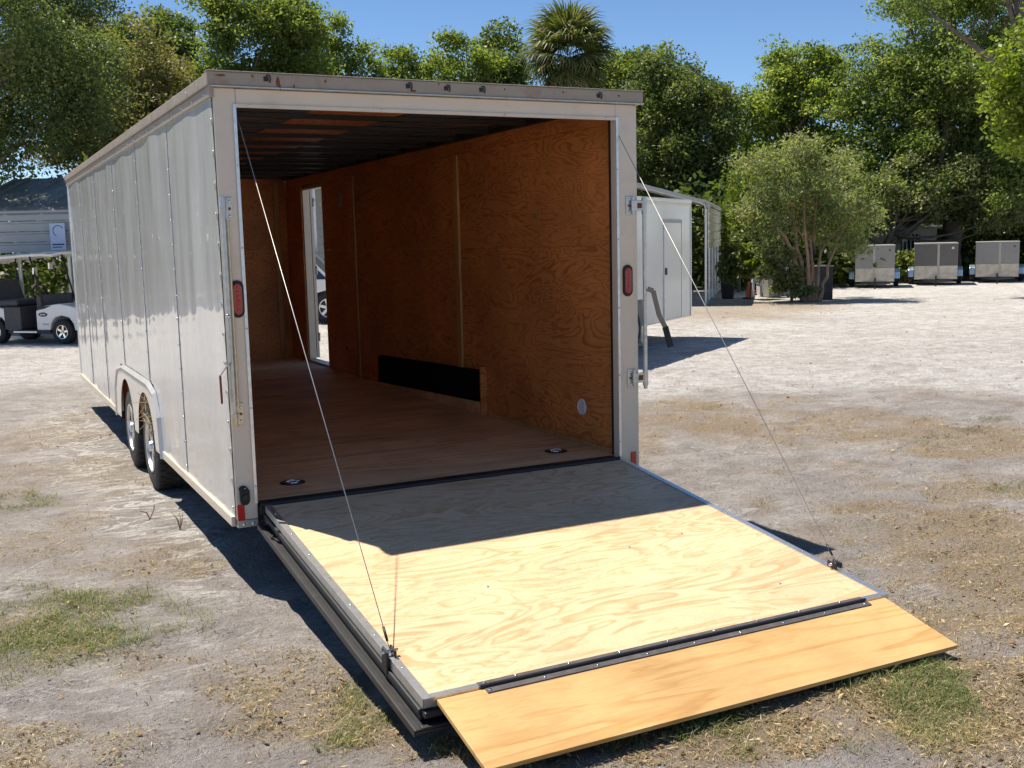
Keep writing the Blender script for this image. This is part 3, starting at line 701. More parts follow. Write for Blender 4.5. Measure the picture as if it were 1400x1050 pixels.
# black carpeted wheel box on the right wall
XB = WX-0.05
k1, k2, k3, k4 = (pl(u, v, 0, XB) for u, v in ((517,522),(657,550),(657,507),(517,486)))
MB().hexa([(XB,k2[1],k2[2]),(WX-0.001,k2[1],k2[2]),(WX-0.001,k1[1],k1[2]),(XB,k1[1],k1[2]),(XB,k3[1],k3[2]),(WX-0.001,k3[1],k3[2]),(WX-0.001,k4[1],k4[2]),(XB,k4[1],k4[2])]).build('wheel_box', M['carpet'], T, bevel=0.006)
MB().hexa([(XB+0.004,k2[1],ZF+0.002),(WX-0.001,k2[1],ZF+0.002),(WX-0.001,k1[1],ZF+0.0025),(XB+0.004,k1[1],ZF+0.0025),(XB+0.004,k2[1],k2[2]-0.001),(WX-0.001,k2[1],k2[2]-0.001),(WX-0.001,k1[1],k1[2]-0.001),(XB+0.004,k1[1],k1[2]-0.001)]).build('wheel_box_plinth', M['ply_floor'], T)
MB().box(XB-0.004,k2[1]-0.024,ZF+0.002,WX-0.0008,k2[1]-0.002,k3[2]+0.03).build('wheel_box_end', M['ply_wall'], T, bevel=0.002)
# round vents
for (y, z, r_) in ((0.553,0.696,0.055),(5.55,2.30,0.075)):
    mb = MB(); mb.lathe([(r_,0),(r_,0.006),(r_*0.85,0.010),(r_*0.80,0.004),(r_*0.10,0.006)], (WX-0.0005,y,z), (-1,0,0), 28)
    for k in range(5): mb.box(WX-0.0095,y-r_*0.65,z-r_*0.55+k*r_*0.27,WX-0.004,y+r_*0.65,z-r_*0.55+k*r_*0.27+r_*0.10)
    mb.build('vent', M['white'] if r_ < .06 else M['bingrey'], T, smooth='auto')
MB().box(WX-0.003,1.10,1.96,WX-0.0005,1.145,2.03).build('outlet_plate', M['batten'], T)
# floor tie-down rings set in dishes
for (u, v) in ((400,660),(760,617)):
    c = gp(u, v, ZF)
    d = bpy.data.objects.new('tie_down', None); col.objects.link(d); d.parent = T; d.location = (c[0],c[1],ZF)
    MB().lathe([(0.075,0.001),(0.073,0.004),(0.050,0.003),(0.035,0.0015),(0.01,0.001)], (0,0,0), (0,0,1), 24).build('dish', M['blacksteel'], d, smooth='auto')
    MB().tube([(0.035*math.cos(a),0.03*math.sin(a),0.008+0.004*math.sin(a)) for a in np.linspace(0,2*math.pi,17)], 0.006, 6).build('ring', M['chrome'], d, smooth=True)
    MB().bar((-0.045,0,0.012),(0.045,0,0.012),0.012,0.008).build('strap', M['chrome'], d)
# side door opening and the door swung outwards
mb = MB(); mb.box(W-0.07,DY1-0.014,DZ0,W+0.012,DY1,DZ1); mb.build('door_jamb', M['cream'], T, bevel=0.004)
MB().box(W-0.07,DY0,DZ1-0.006,W+0.012,DY1-0.015,DZ1+0.02).build('door_header', M['cream'], T)
MB().box(W-0.09,DY0,DZ0-0.02,W+0.03,DY1,DZ0-0.002).build('door_sill', M['alu'], T, bevel=0.003)
dd = bpy.data.objects.new('side_door', None); col.objects.link(dd); dd.parent = T; dd.location = (W+0.040,DY1+0.004,DZ0+0.01); dd.rotation_euler = (0,0,math.radians(90.5))
MB().box(0.0,-0.02,0,0.80,0.015,DZ1-DZ0-0.02).build('door_leaf', M['cream'], dd, bevel=0.004)
MB().box(0.66,-0.033,0.95,0.74,-0.02,1.10).build('door_latch', M['blacksteel'], dd)
for z in (0.2,1.0,1.8): MB().tube([(0.0,-0.022,z),(0.0,-0.022,z+0.10)],0.012,8).build('door_hinge', M['galv'], dd, smooth=True)

# rear frame: two posts, header, inner reveals, cap
for (a, b, s) in ((0.0,OX0,1),(OX1,W,-1)):
    MB().box(a,-0.004,ZB+0.035,b,0.055,ZT-0.002).build('rear_post', M['cream'], T, bevel=0.006)
    xi = OX0 if s > 0 else OX1
    MB().box(xi-0.018 if s>0 else xi, -0.012, ZF+0.01, xi if s>0 else xi+0.018, -0.0045, OZ+0.016).build('reveal_strip', M['alu'], T, bevel=0.002)
    MB().box(min(a+0.004,b), 0.057, ZF+0.01, b-0.004 if s<0 else b-0.004, 0.083, ZT-0.02).build('door_seal', M['seal'], T)
    MB().box(a+0.003,-0.008,ZB-0.004,b-0.003,0.05,ZB+0.034).build('post_foot', M['galv'], T, bevel=0.002)
    for bx_ in (a+0.035, b-0.03): MB().lathe([(0.009,0),(0.008,0.005),(0.004,0.007)], (bx_,-0.008,ZB+0.014), (0,-1,0), 8).build('bolt', M['chrome'], T, smooth=True)
MB().box(OX0+0.0005,-0.0035,OZ+0.002,OX1-0.0005,0.054,ZT-0.003).build('rear_header', M['cream'], T, bevel=0.005)
MB().box(OX0-0.017,-0.011,OZ-0.004,OX1+0.017,-0.0046,OZ+0.016).build('header_strip', M['cream'], T, bevel=0.002)
MB().box(OX0-0.02,0.056,ZCE-0.065,OX1+0.02,0.084,ZCE+0.03).build('header_seal', M['blacksteel'], T)
MB().box(-0.030,-0.036,ZT+0.004,W+0.030,0.05,ZC).build('rear_cap', M['capmetal'], T, bevel=0.006)
MB().box(-0.020,-0.045,ZT-0.002,W+0.020,-0.005,ZT+0.003).build('cap_drip_edge', M['galv'], T)
MB().box(-0.032,-0.040,ZC+0.0005,W+0.032,0.03,ZC+0.005).build('cap_lip', M['zinc'], T, bevel=0.001)
# lamp sockets with their lenses missing, rust streaks beside some
for i, (u, v) in enumerate([(366,108),(560,118),(612,121),(660,123),(820,131)]):
    p = pl(u, v, 1, -0.036); c = bpy.data.objects.new('marker_light_clip', None); col.objects.link(c); c.parent = T; c.location = (p[0],-0.0362,p[2])
    MB().tube([(0.010,-0.002,-0.018),(0.012,-0.008,0),(0.010,-0.002,0.018),(-0.008,-0.003,0.018)],0.0035,6).build('clip_wire', M['blacksteel'], c, smooth=True)
    MB().box(-0.022,-0.004,-0.012,0.004,-0.0003,0.012).build('clip_base', M['blacksteel'], c, bevel=0.002)
for (u, v, w_, h_) in ((380,112,0.020,0.050),(383,120,0.012,0.03),(302,103,0.05,0.010),(345,104,0.012,0.014),(565,124,0.04,0.012),(445,111,0.012,0.02),(402,118,0.010,0.016),(600,115,0.012,0.01),(690,122,0.010,0.012),(770,126,0.012,0.012),(846,131,0.014,0.012)):
    p = pl(u, v, 1, -0.0365); ms = MB()
    pr_ = [(p[0]+w_*0.5*math.cos(a)*(0.7+0.6*random.random()), p[2]+h_*0.5*math.sin(a)*(0.7+0.6*random.random())) for a in np.linspace(0,2*math.pi,11)[:-1]]
    ms.prism(pr_, lambda q, e: (q[0], -0.0362-0.0010*e, q[1])).build('rust_stain', M['rust'], T)
for (x, z) in ((0.18,OZ+0.006),(0.9,OZ+0.006),(1.65,OZ+0.006),(2.33,OZ+0.006)):
    MB().lathe([(0.007,0),(0.006,0.004),(0.002,0.006)], (x,-0.011,z), (0,-1,0), 8).build('screw', M['chrome'], T, smooth=True)
for z in np.arange(0.55,2.5,0.42):
    for x in (OX0-0.009, OX1+0.009):
        MB().lathe([(0.006,0),(0.005,0.003),(0.002,0.005)], (x,-0.012,z), (0,-1,0), 8).build('screw', M['chrome'], T, smooth=True)

# tail lights, reflectors, plug
def pill(w, h, n=10):
    r_ = w/2; out = []
    for k in range(n+1): a = math.pi*k/n; out.append((r_*math.cos(a), h/2-r_+r_*math.sin(a)))
    for k in range(n+1): a = math.pi+math.pi*k/n; out.append((r_*math.cos(a), -h/2+r_+r_*math.sin(a)))
    return out
def tail_light(x, z):
    t = bpy.data.objects.new('tail_light', None); col.objects.link(t); t.parent = T; t.location = (x,-0.0042,z)
    MB().prism(pill(0.070,0.195), lambda q, e: (q[0], -0.010*e, q[1])).build('grommet', M['rubber'], t, bevel=0.003)
    MB().prism(pill(0.050,0.165), lambda q, e: (q[0]*(1-0.1*e), -0.0102-0.006*e, q[1]*(1-0.03*e))).build('lens', M['redlens'], t, bevel=0.003)
    for k in range(6): MB().lathe([(0.008,0),(0.007,0.003),(0.002,0.005)], (0,-0.0162,-0.06+k*0.024), (0,-1,0), 10).build('lamp_cell', M['redreflector'], t, smooth=True)
tail_light(0.066, 1.548); tail_light(2.472, 1.555)
for (x, z) in ((0.023,0.415),(2.505,0.430)):
    MB().box(x-0.019,-0.010,z-0.044,x+0.019,-0.0045,z+0.044).build('reflector', M['redreflector'], T, bevel=0.002)
pg = bpy.data.objects.new('charging_plug', None); col.objects.link(pg); pg.parent = T; pg.location = (0.045,-0.0045,0.508)
MB().prism(pill(0.052,0.105), lambda q, e: (q[0]-0.006*(q[1]>0.03), -0.022*e, q[1])).build('plug_cover', M['rubber'], pg, bevel=0.006)
MB().lathe([(0.022,0),(0.020,0.010),(0.006,0.013)], (0.004,-0.0225,-0.012), (0,-1,0), 16).build('plug_cap', M['blacksteel'], pg, smooth='auto')
MB().lathe([(0.004,0),(0.003,0.003),(0.001,0.004)], (0,-0.0225,0.040), (0,-1,0), 8).build('plug_screw', M['chrome'], pg, smooth=True)
# lock bars. Left one folded against the post, right one swung out past the corner
def hinge_plate(parent, x, z, w, h, side):
    b = bpy.data.objects.new('bar_bracket', None); col.objects.link(b); b.parent = parent; b.location = (x,-0.0045,z)
    MB().box(-w/2,-0.006,-h/2,w/2,0,h/2).build('plate', M['zinc'] if side < 0 and z < 1.2 else M['galv'], b, bevel=0.004)
    for zz in (-h*0.32, 0, h*0.32): MB().lathe([(0.008,0),(0.007,0.004),(0.003,0.006)], (-side*w*0.12,-0.006,zz), (0,-1,0), 8).build('screw', M['chrome'] if zz else M['rust'], b, smooth=True)
    return b
for z in (2.012, 0.945): hinge_plate(T, 0.046, z, 0.040, 0.118, -1)
lb = bpy.data.objects.new('lock_bar', None); col.objects.link(lb); lb.parent = T
lbx, lby = 0.012, -0.030
MB().tube([(lbx,lby,0.885),(lbx,lby,2.070)],0.0125,12).build('rod', M['galv'], lb, smooth='auto')
MB().tube([(lbx+0.022,lby+0.006,0.99),(lbx+0.022,lby+0.006,1.96)],0.008,8).build('rod_guide', M['zinc'], lb, smooth='auto')
for z in (2.03,0.92): MB().tube([(lbx,lby,z-0.035),(lbx,lby,z+0.035)],0.018,12).build('knuckle', M['galv'] if z > 1 else M['zinc'], lb, smooth='auto'); MB().box(lbx,lby+0.004,z-0.03,lbx+0.03,-0.006,z+0.03).build('strap', M['galv'] if z > 1 else M['zinc'], lb, bevel=0.002)
MB().lathe([(0.014,0),(0.012,0.012),(0.004,0.018)], (lbx-0.006,lby-0.008,1.462), (-0.4,-1,0), 10).build('pivot_bolt', M['chrome'], lb, smooth=True)
hd = MB(); hd.bar((lbx-0.004,lby-0.012,1.46),(lbx-0.006,lby-0.016,1.235),0.006,0.024,up=(0.3,1,0)); hd.bar((lbx-0.006,lby-0.016,1.235),(-0.050,-0.03,1.155),0.007,0.024,up=(0.3,1,0))
hd.build('handle', M['galv'], lb)
MB().bar((-0.050,-0.03,1.160),(-0.048,-0.028,1.010),0.010,0.028,up=(0.3,1,0)).build('grip', M['rust'], lb, bevel=0.003)
for z in (2.012, 0.945): hinge_plate(T, 2.492, z, 0.056, 0.118, 1)
rb_ = bpy.data.objects.new('lock_bar', None); col.objects.link(rb_); rb_.parent = T
rx, ry = 2.590, -0.022
MB().tube([(rx,ry,0.872),(rx,ry,2.066)],0.0125,12).build('rod', M['galv'], rb_, smooth='auto')
for z in (2.012, 0.945):
    MB().box(2.495,ry-0.006,z-0.032,rx,ry+0.002,z+0.032).build('strap', M['galv'], rb_, bevel=0.002)
    MB().tube([(rx,ry,z-0.05),(rx,ry,z+0.045)],0.017,12).build('knuckle', M['galv'], rb_, smooth='auto')
    MB().tube([(2.512,-0.016,z-0.052),(2.512,-0.016,z+0.052)],0.010,10).build('hinge_pin', M['galv'], rb_, smooth='auto')
    MB().box(2.535,ry-0.0085,z-0.016,2.568,ry-0.0062,z+0.016).build('keeper', M['rust'], rb_, bevel=0.002)
hd = MB(); pts = [(rx+0.012,-0.036,1.500),(2.640,-0.04,1.485),(2.672,-0.055,1.335),(2.722,-0.06,1.245)]
for a, b in zip(pts[:-1], pts[1:]): hd.bar(a, b, 0.030, 0.008, up=(0.15,1,0))
hd.build('handle', M['oldsteel'], rb_)
MB().bar((2.715,-0.06,1.258),(2.752,-0.065,1.128),0.040,0.014,up=(0.15,1,0)).build('grip', M['rubber'], rb_, bevel=0.004)

# ------------------------------------------------------------------ ramp door
RX0, RX1, RY, RZ = 0.143, 2.406, -2.230, 0.190
R0 = Vector((0,-0.050,ZF)); R1 = Vector((0,RY,RZ)); RD = (R1-R0).normalized(); RN = Vector((1,0,0)).cross(RD)
if RN.z < 0: RN = -RN
RL = (R1-R0).length
ramp_o = bpy.data.objects.new('ramp_door', None); col.objects.link(ramp_o); ramp_o.parent = T
def rp(x, s, h): return Vector((x,0,0)) + R0 + RD*s + RN*h      # x across, s down the ramp, h above its deck
def rbox(mb, x0, x1, s0, s1, h0, h1):
    return mb.hexa([rp(x0,s0,h0),rp(x1,s0,h0),rp(x1,s1,h0),rp(x0,s1,h0),rp(x0,s0,h1),rp(x1,s0,h1),rp(x1,s1,h1),rp(x0,s1,h1)])
rbox(MB(), RX0+0.028, RX1-0.028, 0.004, RL-0.026, -0.018, 0.0).build('deck', M['ply_ramp'], ramp_o)
for (a, b) in ((RX0,RX0+0.032),(RX1-0.032,RX1)):
    rbox(MB(), a, b, 0.0, RL, 0.0012, 0.0045).build('edge_trim', M['alu'], ramp_o)
    s_ = a if a < 1 else b
    rbox(MB(), s_-0.002 if a < 1 else s_-0.001, s_+0.001 if a < 1 else s_+0.002, 0.0, RL, -0.034, 0.0043).build('edge_trim_side', M['alu'], ramp_o)
for (a, b) in ((RX0+0.033,0.365),(2.262,RX1-0.033)):
    rbox(MB(), a, b, RL-0.026, RL, 0.0010, 0.0045).build('end_trim', M['alu'], ramp_o)
rbox(MB(), RX0+0.002, RX1-0.002, RL, RL+0.003, -0.034, 0.004).build('end_trim_face', M['alu'], ramp_o)
for k in range(5):   # frame below the deck with stepped black seals
    pass
rbox(MB(), RX0+0.018, RX1-0.018, 0.02, RL-0.02, -0.094, -0.019).build('ramp_frame', M['blacksteel'], ramp_o)
for x0, x1 in ((RX0-0.012,RX0+0.017),(RX1-0.017,RX1+0.012)):
    rbox(MB(), x0, x1, 0.0, RL-0.012, -0.062, -0.040).build('side_seal', M['seal'], ramp_o, bevel=0.004)
    rbox(MB(), x0+(0.006 if x0<1 else -0.0), x1-(0.0 if x0<1 else 0.006), 0.0, RL-0.012, -0.085, -0.066).build('side_seal', M['seal'], ramp_o, bevel=0.004)

rbox(MB(), RX0, RX1, RL-0.011, RL+0.022, -0.066, -0.042).build('end_seal', M['seal'], ramp_o, bevel=0.004)
rbox(MB(), RX0-0.046, RX1+0.046, 0.03, RL+0.045, -0.105, -0.095).build('outer_skin', M['seal'], ramp_o)
for x0, x1 in ((RX0-0.048,RX0-0.022),(RX1+0.022,RX1+0.048)):
    rbox(MB(), x0, x1, 0.02, RL+0.045, -0.0945, -0.086).build('skin_flange', M['seal'], ramp_o, bevel=0.003)
for x0, x1 in ((RX0-0.051,RX0-0.0485),(RX1+0.0485,RX1+0.051)):
    rbox(MB(), x0, x1, 0.02, RL+0.045, -0.112, -0.0875).build('skin_edge', M['seal'], ramp_o)
rbox(MB(), RX0-0.021, RX1+0.021, RL+0.024, RL+0.045, -0.0945, -0.083).build('skin_end_flange', M['seal'], ramp_o, bevel=0.003)
for s_ in np.arange(0.15, RL, 0.30):
    for x in (RX0+0.016, RX1-0.016):
        p = rp(x, s_, 0.0045); MB().lathe([(0.0055,0),(0.0045,0.002),(0.001,0.003)], p, RN, 8).build('trim_screw', M['chrome'], ramp_o, smooth=True)
# ramp hinge along the threshold
mb = MB(); mb.tube([(OX0+0.01,-0.028,ZF+0.001),(OX1-0.01,-0.028,ZF+0.001)],0.014,10); mb.build('ramp_hinge', M['blacksteel'], ramp_o, smooth='auto')
MB().box(OX0+0.004,-0.018,ZF-0.05,OX1-0.004,0.084,ZF-0.004).build('threshold', M['seal'], T)
MB().box(OX0+0.004,0.030,ZF-0.003,OX1-0.004,0.088,ZF+0.0025).build('threshold_plate', M['blacksteel'], T)
for p in ((0.42,0.58),(0.47,0.66),(2.23,0.50),(2.30,0.56),(0.75,1.40),(1.6,1.25),(1.1,0.75),(2.0,1.9),(1.95,1.2)):
    c = rp(p[0]+0.03, p[1], 0.0); MB().lathe([(0.010,0.0004),(0.008,0.002),(0.003,0.0025)], c, RN, 10).build('deck_bolt', M['galv'], ramp_o, smooth=True)
# beaver-tail flap
FX0, FX1 = 0.192, 2.375; FY0 = RY-0.012; FY1 = FY0-0.405; FZ0 = RZ-0.004; FZ1 = 0.098
fl = bpy.data.objects.new('ramp_flap', None); col.objects.link(fl); fl.parent = T
f0 = Vector((0,FY0,FZ0)); f1 = Vector((0,FY1,FZ1)); fd = (f1-f0).normalized(); fn = Vector((1,0,0)).cross(fd); fn = fn if fn.z > 0 else -fn
def fp(x, s, h): return Vector((x,0,0)) + f0 + fd*s + fn*h
FLN = (f1-f0).length
def fbox(mb, x0, x1, s0, s1, h0, h1):
    return mb.hexa([fp(x0,s0,h0),fp(x1,s0,h0),fp(x1,s1,h0),fp(x0,s1,h0),fp(x0,s0,h1),fp(x1,s0,h1),fp(x1,s1,h1),fp(x0,s1,h1)])
fbox(MB(), FX0, FX1, 0.0, FLN, -0.018, 0.0).build('flap_board', M['ply_flap'], fl, bevel=0.0015)
hx0, hx1 = 0.365, 2.262
rbox(MB(), hx0, hx1, RL-0.028, RL-0.002, 0.0012, 0.0055).build('hinge_leaf', M['hingesteel'], fl)
fbox(MB(), hx0+0.015, hx1, 0.006, 0.032, 0.0008, 0.0050).build('hinge_leaf', M['hingesteel'], fl)
MB().tube([rp(hx0,RL+0.004,0.004), rp(hx1,RL+0.004,0.004)],0.008,10).build('hinge_barrel', M['blacksteel'], fl, smooth='auto')
for i in range(9):
    x = hx0+0.03 + i*(hx1-hx0-0.06)/8
    MB().lathe([(0.0075,0),(0.006,0.003),(0.002,0.004)], fp(x,0.020,0.0050), fn, 8).build('hinge_bolt', M['chrome'], fl, smooth=True)
    MB().lathe([(0.0075,0),(0.006,0.003),(0.002,0.004)], rp(x-0.1 if i else x,RL-0.016,0.0055), RN, 8).build('hinge_bolt', M['chrome'], fl, smooth=True)
# chocks of folded skin and turf hold the flap edge: legs under it
for x in (0.5, 1.3, 2.1): MB().box(x-0.03, FY1+0.08, -0.03, x+0.03, FY1+0.14, 0.085).build('flap_foot', M['blacksteel'], fl)
# cables from the spring to the ramp's edges, with clevis brackets
def cable_at(x, top, s):
    c = bpy.data.objects.new('ramp_cable', None); col.objects.link(c); c.parent = T
    e = rp(x, s, 0.035)
    MB().tube([top, e], 0.0022, 6).build('wire', M['cable'], c, smooth=True)
    MB().tube([e + (Vector(top)-e).normalized()*0.09, e + (Vector(top)-e).normalized()*0.03], 0.0055, 8).build('ferrule', M['blacksteel'], c, smooth=True)
    k = MB(); rbox(k, x-0.022, x-0.012, s-0.03, s+0.03, -0.06, 0.035); rbox(k, x+0.010, x+0.020, s-0.03, s+0.03, 0.005, 0.035); k.build('clevis', M['blacksteel'], c, bevel=0.004)
    MB().tube([rp(x-0.035,s,0.022), rp(x+0.035,s,0.022)], 0.007, 8).build('clevis_pin', M['chrome'], c, smooth=True)
cable_at(RX0+0.006, tuple(pl(326,166,1,0.03)), 1.84)
cable_at(RX1-0.006, tuple(pl(836,166,1,0.07)), 1.86)

# ------------------------------------------------------------------ carports
def carport(label, loc, rz, length, width, eave, rise, siding, zlo_near, roofmat='tinroof', near_from=0, near_to=None, far_lo=None, npost=5, group='steel carports'):
    """Local x runs along the eaves, y from the near eave to the far one."""
    c = thing('carport', label, 'carport', tuple(loc), rz, group)
    near_to = length if near_to is None else near_to
    n = max(1, int(round((eave-zlo_near)/0.23))); h = (eave-zlo_near)/n
    def strips(y, lo, cnt, hh, side):
        for k in range(cnt):
            z0 = lo+k*hh; mb = MB(); prof = [(0,z0+0.004),(0.0,z0+hh*0.70),(-0.028,z0+hh*0.78),(-0.028,z0+hh*0.92),(0,z0+hh-0.004),(0.012,z0+hh-0.004),(0.012,z0+0.004)]
            mb.prism(prof, lambda q, e: (near_from if e == 0 else near_to, y+q[0]*side, q[1])).build('siding_strip', M[siding], c)
    strips(-0.035, zlo_near, n, h, 1)
    if far_lo is not None:
        nf = max(1, int(round((eave-far_lo)/0.23))); strips(width+0.005, far_lo, nf, (eave-far_lo)/nf, -1)
    for i in range(npost):
        x = 0.03 + (length-0.06)*i/(npost-1)
        for y in (0.03, width-0.03):
            MB().box(x-0.03,y-0.03,-0.02,x+0.03,y+0.03,eave-0.15).build('post', M['tubing'], c)
        s = width/2
        pts = [(x,0.03,eave-0.16),(x,0.06,eave-0.03),(x,0.22,eave+0.05),(x,s,eave+rise-0.04),(x,width-0.22,eave+0.05),(x,width-0.06,eave-0.03),(x,width-0.03,eave-0.16)]
        MB().tube(pts,0.03,6).build('bow', M['tubing'], c)
    for y in (0.03, width-0.03): MB().box(0.07,y-0.025,-0.01,length-0.07,y+0.025,0.05).build('base_rail', M['tubing'], c)
    # roof sheets with rounded eaves
    ns = max(3, int(round((length+0.3)/0.75))); dx = (length+0.3)/ns
    for i in range(ns):
        x0 = -0.15+i*dx; mb = MB(); xs = [0,0.30,0.34,0.40,0.44,1.0]; hs = [0,0,0.028,0.028,0,0]
        line = [(-0.055,eave-0.10),(-0.045,eave+0.0),(0.02,eave+0.06),(0.22,eave+0.105),(width/2,eave+rise),(width-0.22,eave+0.105),(width-0.02,eave+0.06),(width+0.045,eave),(width+0.055,eave-0.10)]
        vs = []; fs = []; nl_ = len(line)
        for a, hgt in zip(xs, hs):
            for (yy, zz) in line: vs.append((x0+a*(dx-0.004), yy, zz+hgt))
        for a in range(len(xs)-1):
            for j in range(nl_-1): fs.append((a*nl_+j, (a+1)*nl_+j, (a+1)*nl_+j+1, a*nl_+j+1))
        mb.add(vs, fs).build('roof_sheet', M[roofmat], c, smooth='auto')
    for xe in (-0.165, length+0.152):    # end trim
        mb = MB()
        for (p, q) in zip(line[:-1], line[1:]): mb.bar((xe,p[0],p[1]-0.02),(xe,q[0],q[1]-0.02),0.022,0.09)
        mb.build('rake_trim', M['siding'], c)
    return c
carport('low steel carport with white siding and dark shaded roof above the golf cart', lat(-34, 23.3), HEAD, 4.3, 6.0, 2.72, 0.86, 'siding', 1.83)
d_ = RG*0.237 + FG*0.972
carport('open steel carport with cream side panel behind the white box trailer', lat(969, 29.5), math.atan2(d_[1], d_[0]), 8.0, 6.2, 2.72, 0.95, 'sidingcream', 1.52, npost=6)
carport('tall carport with full white siding wall behind the parked white car', rf(-6.6, 27.6), HEAD, 5.2, 4.6, 3.7, 0.8, 'siding', 3.4, far_lo=0.05, npost=4)
# printed banner on the left carport
sg = thing('banner', 'pale blue banner with a dark curved mark on the carport siding', 'banner', tuple(lat(90.5, 23.14, 1.87)), HEAD)
MB().box(-0.16,-0.012,0,0.16,0.0,0.56).build('panel', M['bluesign'], sg)
MB().tube([(0.02+0.11*math.cos(a),-0.0135,0.40+0.11*math.sin(a)) for a in np.linspace(0.5,4.3,18)],0.008,5).build('curved_mark', M['navy'], sg)
MB().box(-0.12,-0.0145,0.10,0.13,-0.0125,0.13).build('print_line', M['navy'], sg)
MB().box(-0.12,-0.0145,0.05,0.08,-0.0125,0.07).build('print_line', M['navy'], sg)

# ------------------------------------------------------------------ golf cart
ca = math.radians(-18)
cdir = RG*math.cos(ca) + FG*math.sin(ca)
fw = gp(86, 470); fw[2] = 0
cart = thing('golf_cart', 'white golf cart with black seats and canopy parked beside the carport', 'golf cart', tuple(fw), math.atan2(cdir[1], cdir[0]))
# local: x forward, y left (away from camera), origin at near front wheel
def cw_(name, x, y, s):
    w = bpy.data.objects.new('wheel', None); col.objects.link(w); w.parent = cart; w.location = (x, y, 0.235)
    make_wheel(w, name, (0,0,0), (0,-1 if s else 1,0), 0.245, 0.20, 0.135, 5, 'chrome', 'rubber', 24)
for x in (0.0,-1.66):
    cw_('w', x, 0.10, True); cw_('w', x, 0.98, False)
prof = [(0.46,0.26),(0.30,0.26),(0.27,0.40),(0.18,0.52),(0.0,0.56),(-0.18,0.52),(-0.27,0.40),(-0.30,0.27),(-0.62,0.27),(-0.62,0.66),(-0.40,0.76),(-0.05,0.80),(0.30,0.74),(0.50,0.60),(0.54,0.40)]
MB().prism(prof, lambda q, e: (q[0], 0.02+1.04*e, q[1])).build('front_body', M['cartwhite'], cart, bevel=0.02)
prof = [(-1.10,0.27),(-1.36,0.27),(-1.39,0.40),(-1.48,0.52),(-1.66,0.56),(-1.84,0.52),(-1.95,0.38),(-2.10,0.42),(-2.16,0.72),(-1.60,0.74),(-1.36,0.70)]
MB().prism(prof, lambda q, e: (q[0], 0.02+1.04*e, q[1])).build('rear_body', M['cartwhite'], cart, bevel=0.02)
MB().box(-1.42,0.012,0.275,-1.00,1.065,0.744).build('seat_base', M['seatvinyl'], cart, bevel=0.02)
MB().box(-1.35,0.03,0.20,-0.30,1.05,0.27).build('floor_pan', M['blacksteel'], cart)
MB().box(-1.20,0.0,0.215,-0.62,0.03,0.25).build('rocker_trim', M['alu'], cart, bevel=0.004)
MB().box(-1.75,0.08,0.745,-1.12,1.0,0.88).build('seat_cushion', M['seatvinyl'], cart, bevel=0.04)
MB().hexa([(-1.86,0.08,0.86),(-1.72,0.08,0.86),(-1.72,1.0,0.86),(-1.86,1.0,0.86),(-1.98,0.08,1.28),(-1.88,0.08,1.28),(-1.88,1.0,1.28),(-1.98,1.0,1.28)]).build('backrest', M['seatvinyl'], cart, bevel=0.03)
MB().box(-0.62,0.05,0.62,-0.50,1.03,0.98).build('dashboard', M['seatvinyl'], cart, bevel=0.03)
MB().tube([(-0.78+0.05*math.cos(a)*0.6,0.35+0.17*math.cos(a),1.02+0.15*math.sin(a)) for a in np.linspace(0,2*math.pi,19)],0.014,6).build('steering_wheel', M['rubber'], cart, smooth=True)
MB().tube([(-0.55,0.35,0.85),(-0.78,0.35,1.02)],0.02,6).build('steering_column', M['rubber'], cart)
MB().hexa([(-0.60,0.019,0.67),(-0.40,0.019,0.70),(-0.40,0.030,0.70),(-0.60,0.030,0.67),(-0.58,0.019,0.735),(-0.22,0.019,0.765),(-0.22,0.030,0.765),(-0.58,0.030,0.735)]).build('dash_pocket', M['blacksteel'], cart)
MB().lathe([(0.075,0),(0.070,0.004),(0.02,0.005)], (0,0,0), (0,-1,0), 20).build('badge', M['blacksteel'], cart).location = (-0.45,0.0185,0.585)
bpy.data.objects['badge'].scale = (1.5,1,0.6)
bg = MB()
for i in range(4): bg.box(-0.515+i*0.035,0.0115,0.570,-0.492+i*0.035,0.0135,0.598)
bg.build('badge_lettering', M['white'], cart)
bg = MB()
for i in range(5): bg.box(-0.46+i*0.030,0.0165,0.375,-0.438+i*0.030,0.0185,0.405)
bg.build('side_lettering', M['greytrim'], cart)
for (a, b) in (((-0.45,0.06,0.80),(-0.72,0.06,1.82)),((-0.45,1.00,0.80),(-0.72,1.00,1.82)),((-1.95,0.06,0.85),(-1.90,0.06,1.78)),((-1.95,1.00,0.85),(-1.90,1.00,1.78))):
    MB().tube([a,b],0.018,6).build('canopy_strut', M['blacksteel'], cart, smooth=True)
can = MB(); nx_, ny_ = 10, 8; vs = []; fs = []
for i in range(nx_+1):
    for j in range(ny_+1):
        a, b_ = i/nx_*2-1, j/ny_*2-1
        vs.append((-1.20+1.15*a, 0.53+0.60*b_, 1.81-0.05*a**4-0.05*b_**4+0.07*a))
for i in range(nx_):
    for j in range(ny_): q = i*(ny_+1)+j; fs.append((q,q+1,q+ny_+2,q+ny_+1))
k0 = len(vs); vs += [(x,y,z-0.045) for x,y,z in vs]; fs += [tuple(i+k0 for i in f[::-1]) for f in fs]
rim_ = [i*(ny_+1) for i in range(nx_+1)] + [nx_*(ny_+1)+j for j in range(1,ny_+1)] + [i*(ny_+1)+ny_ for i in range(nx_-1,-1,-1)] + [j for j in range(ny_-1,0,-1)]
fs += [(rim_[i], rim_[(i+1)%len(rim_)], rim_[(i+1)%len(rim_)]+k0, rim_[i]+k0) for i in range(len(rim_))]
can.add(vs, fs).build('canopy', M['trailerwhite'], cart, smooth='auto')
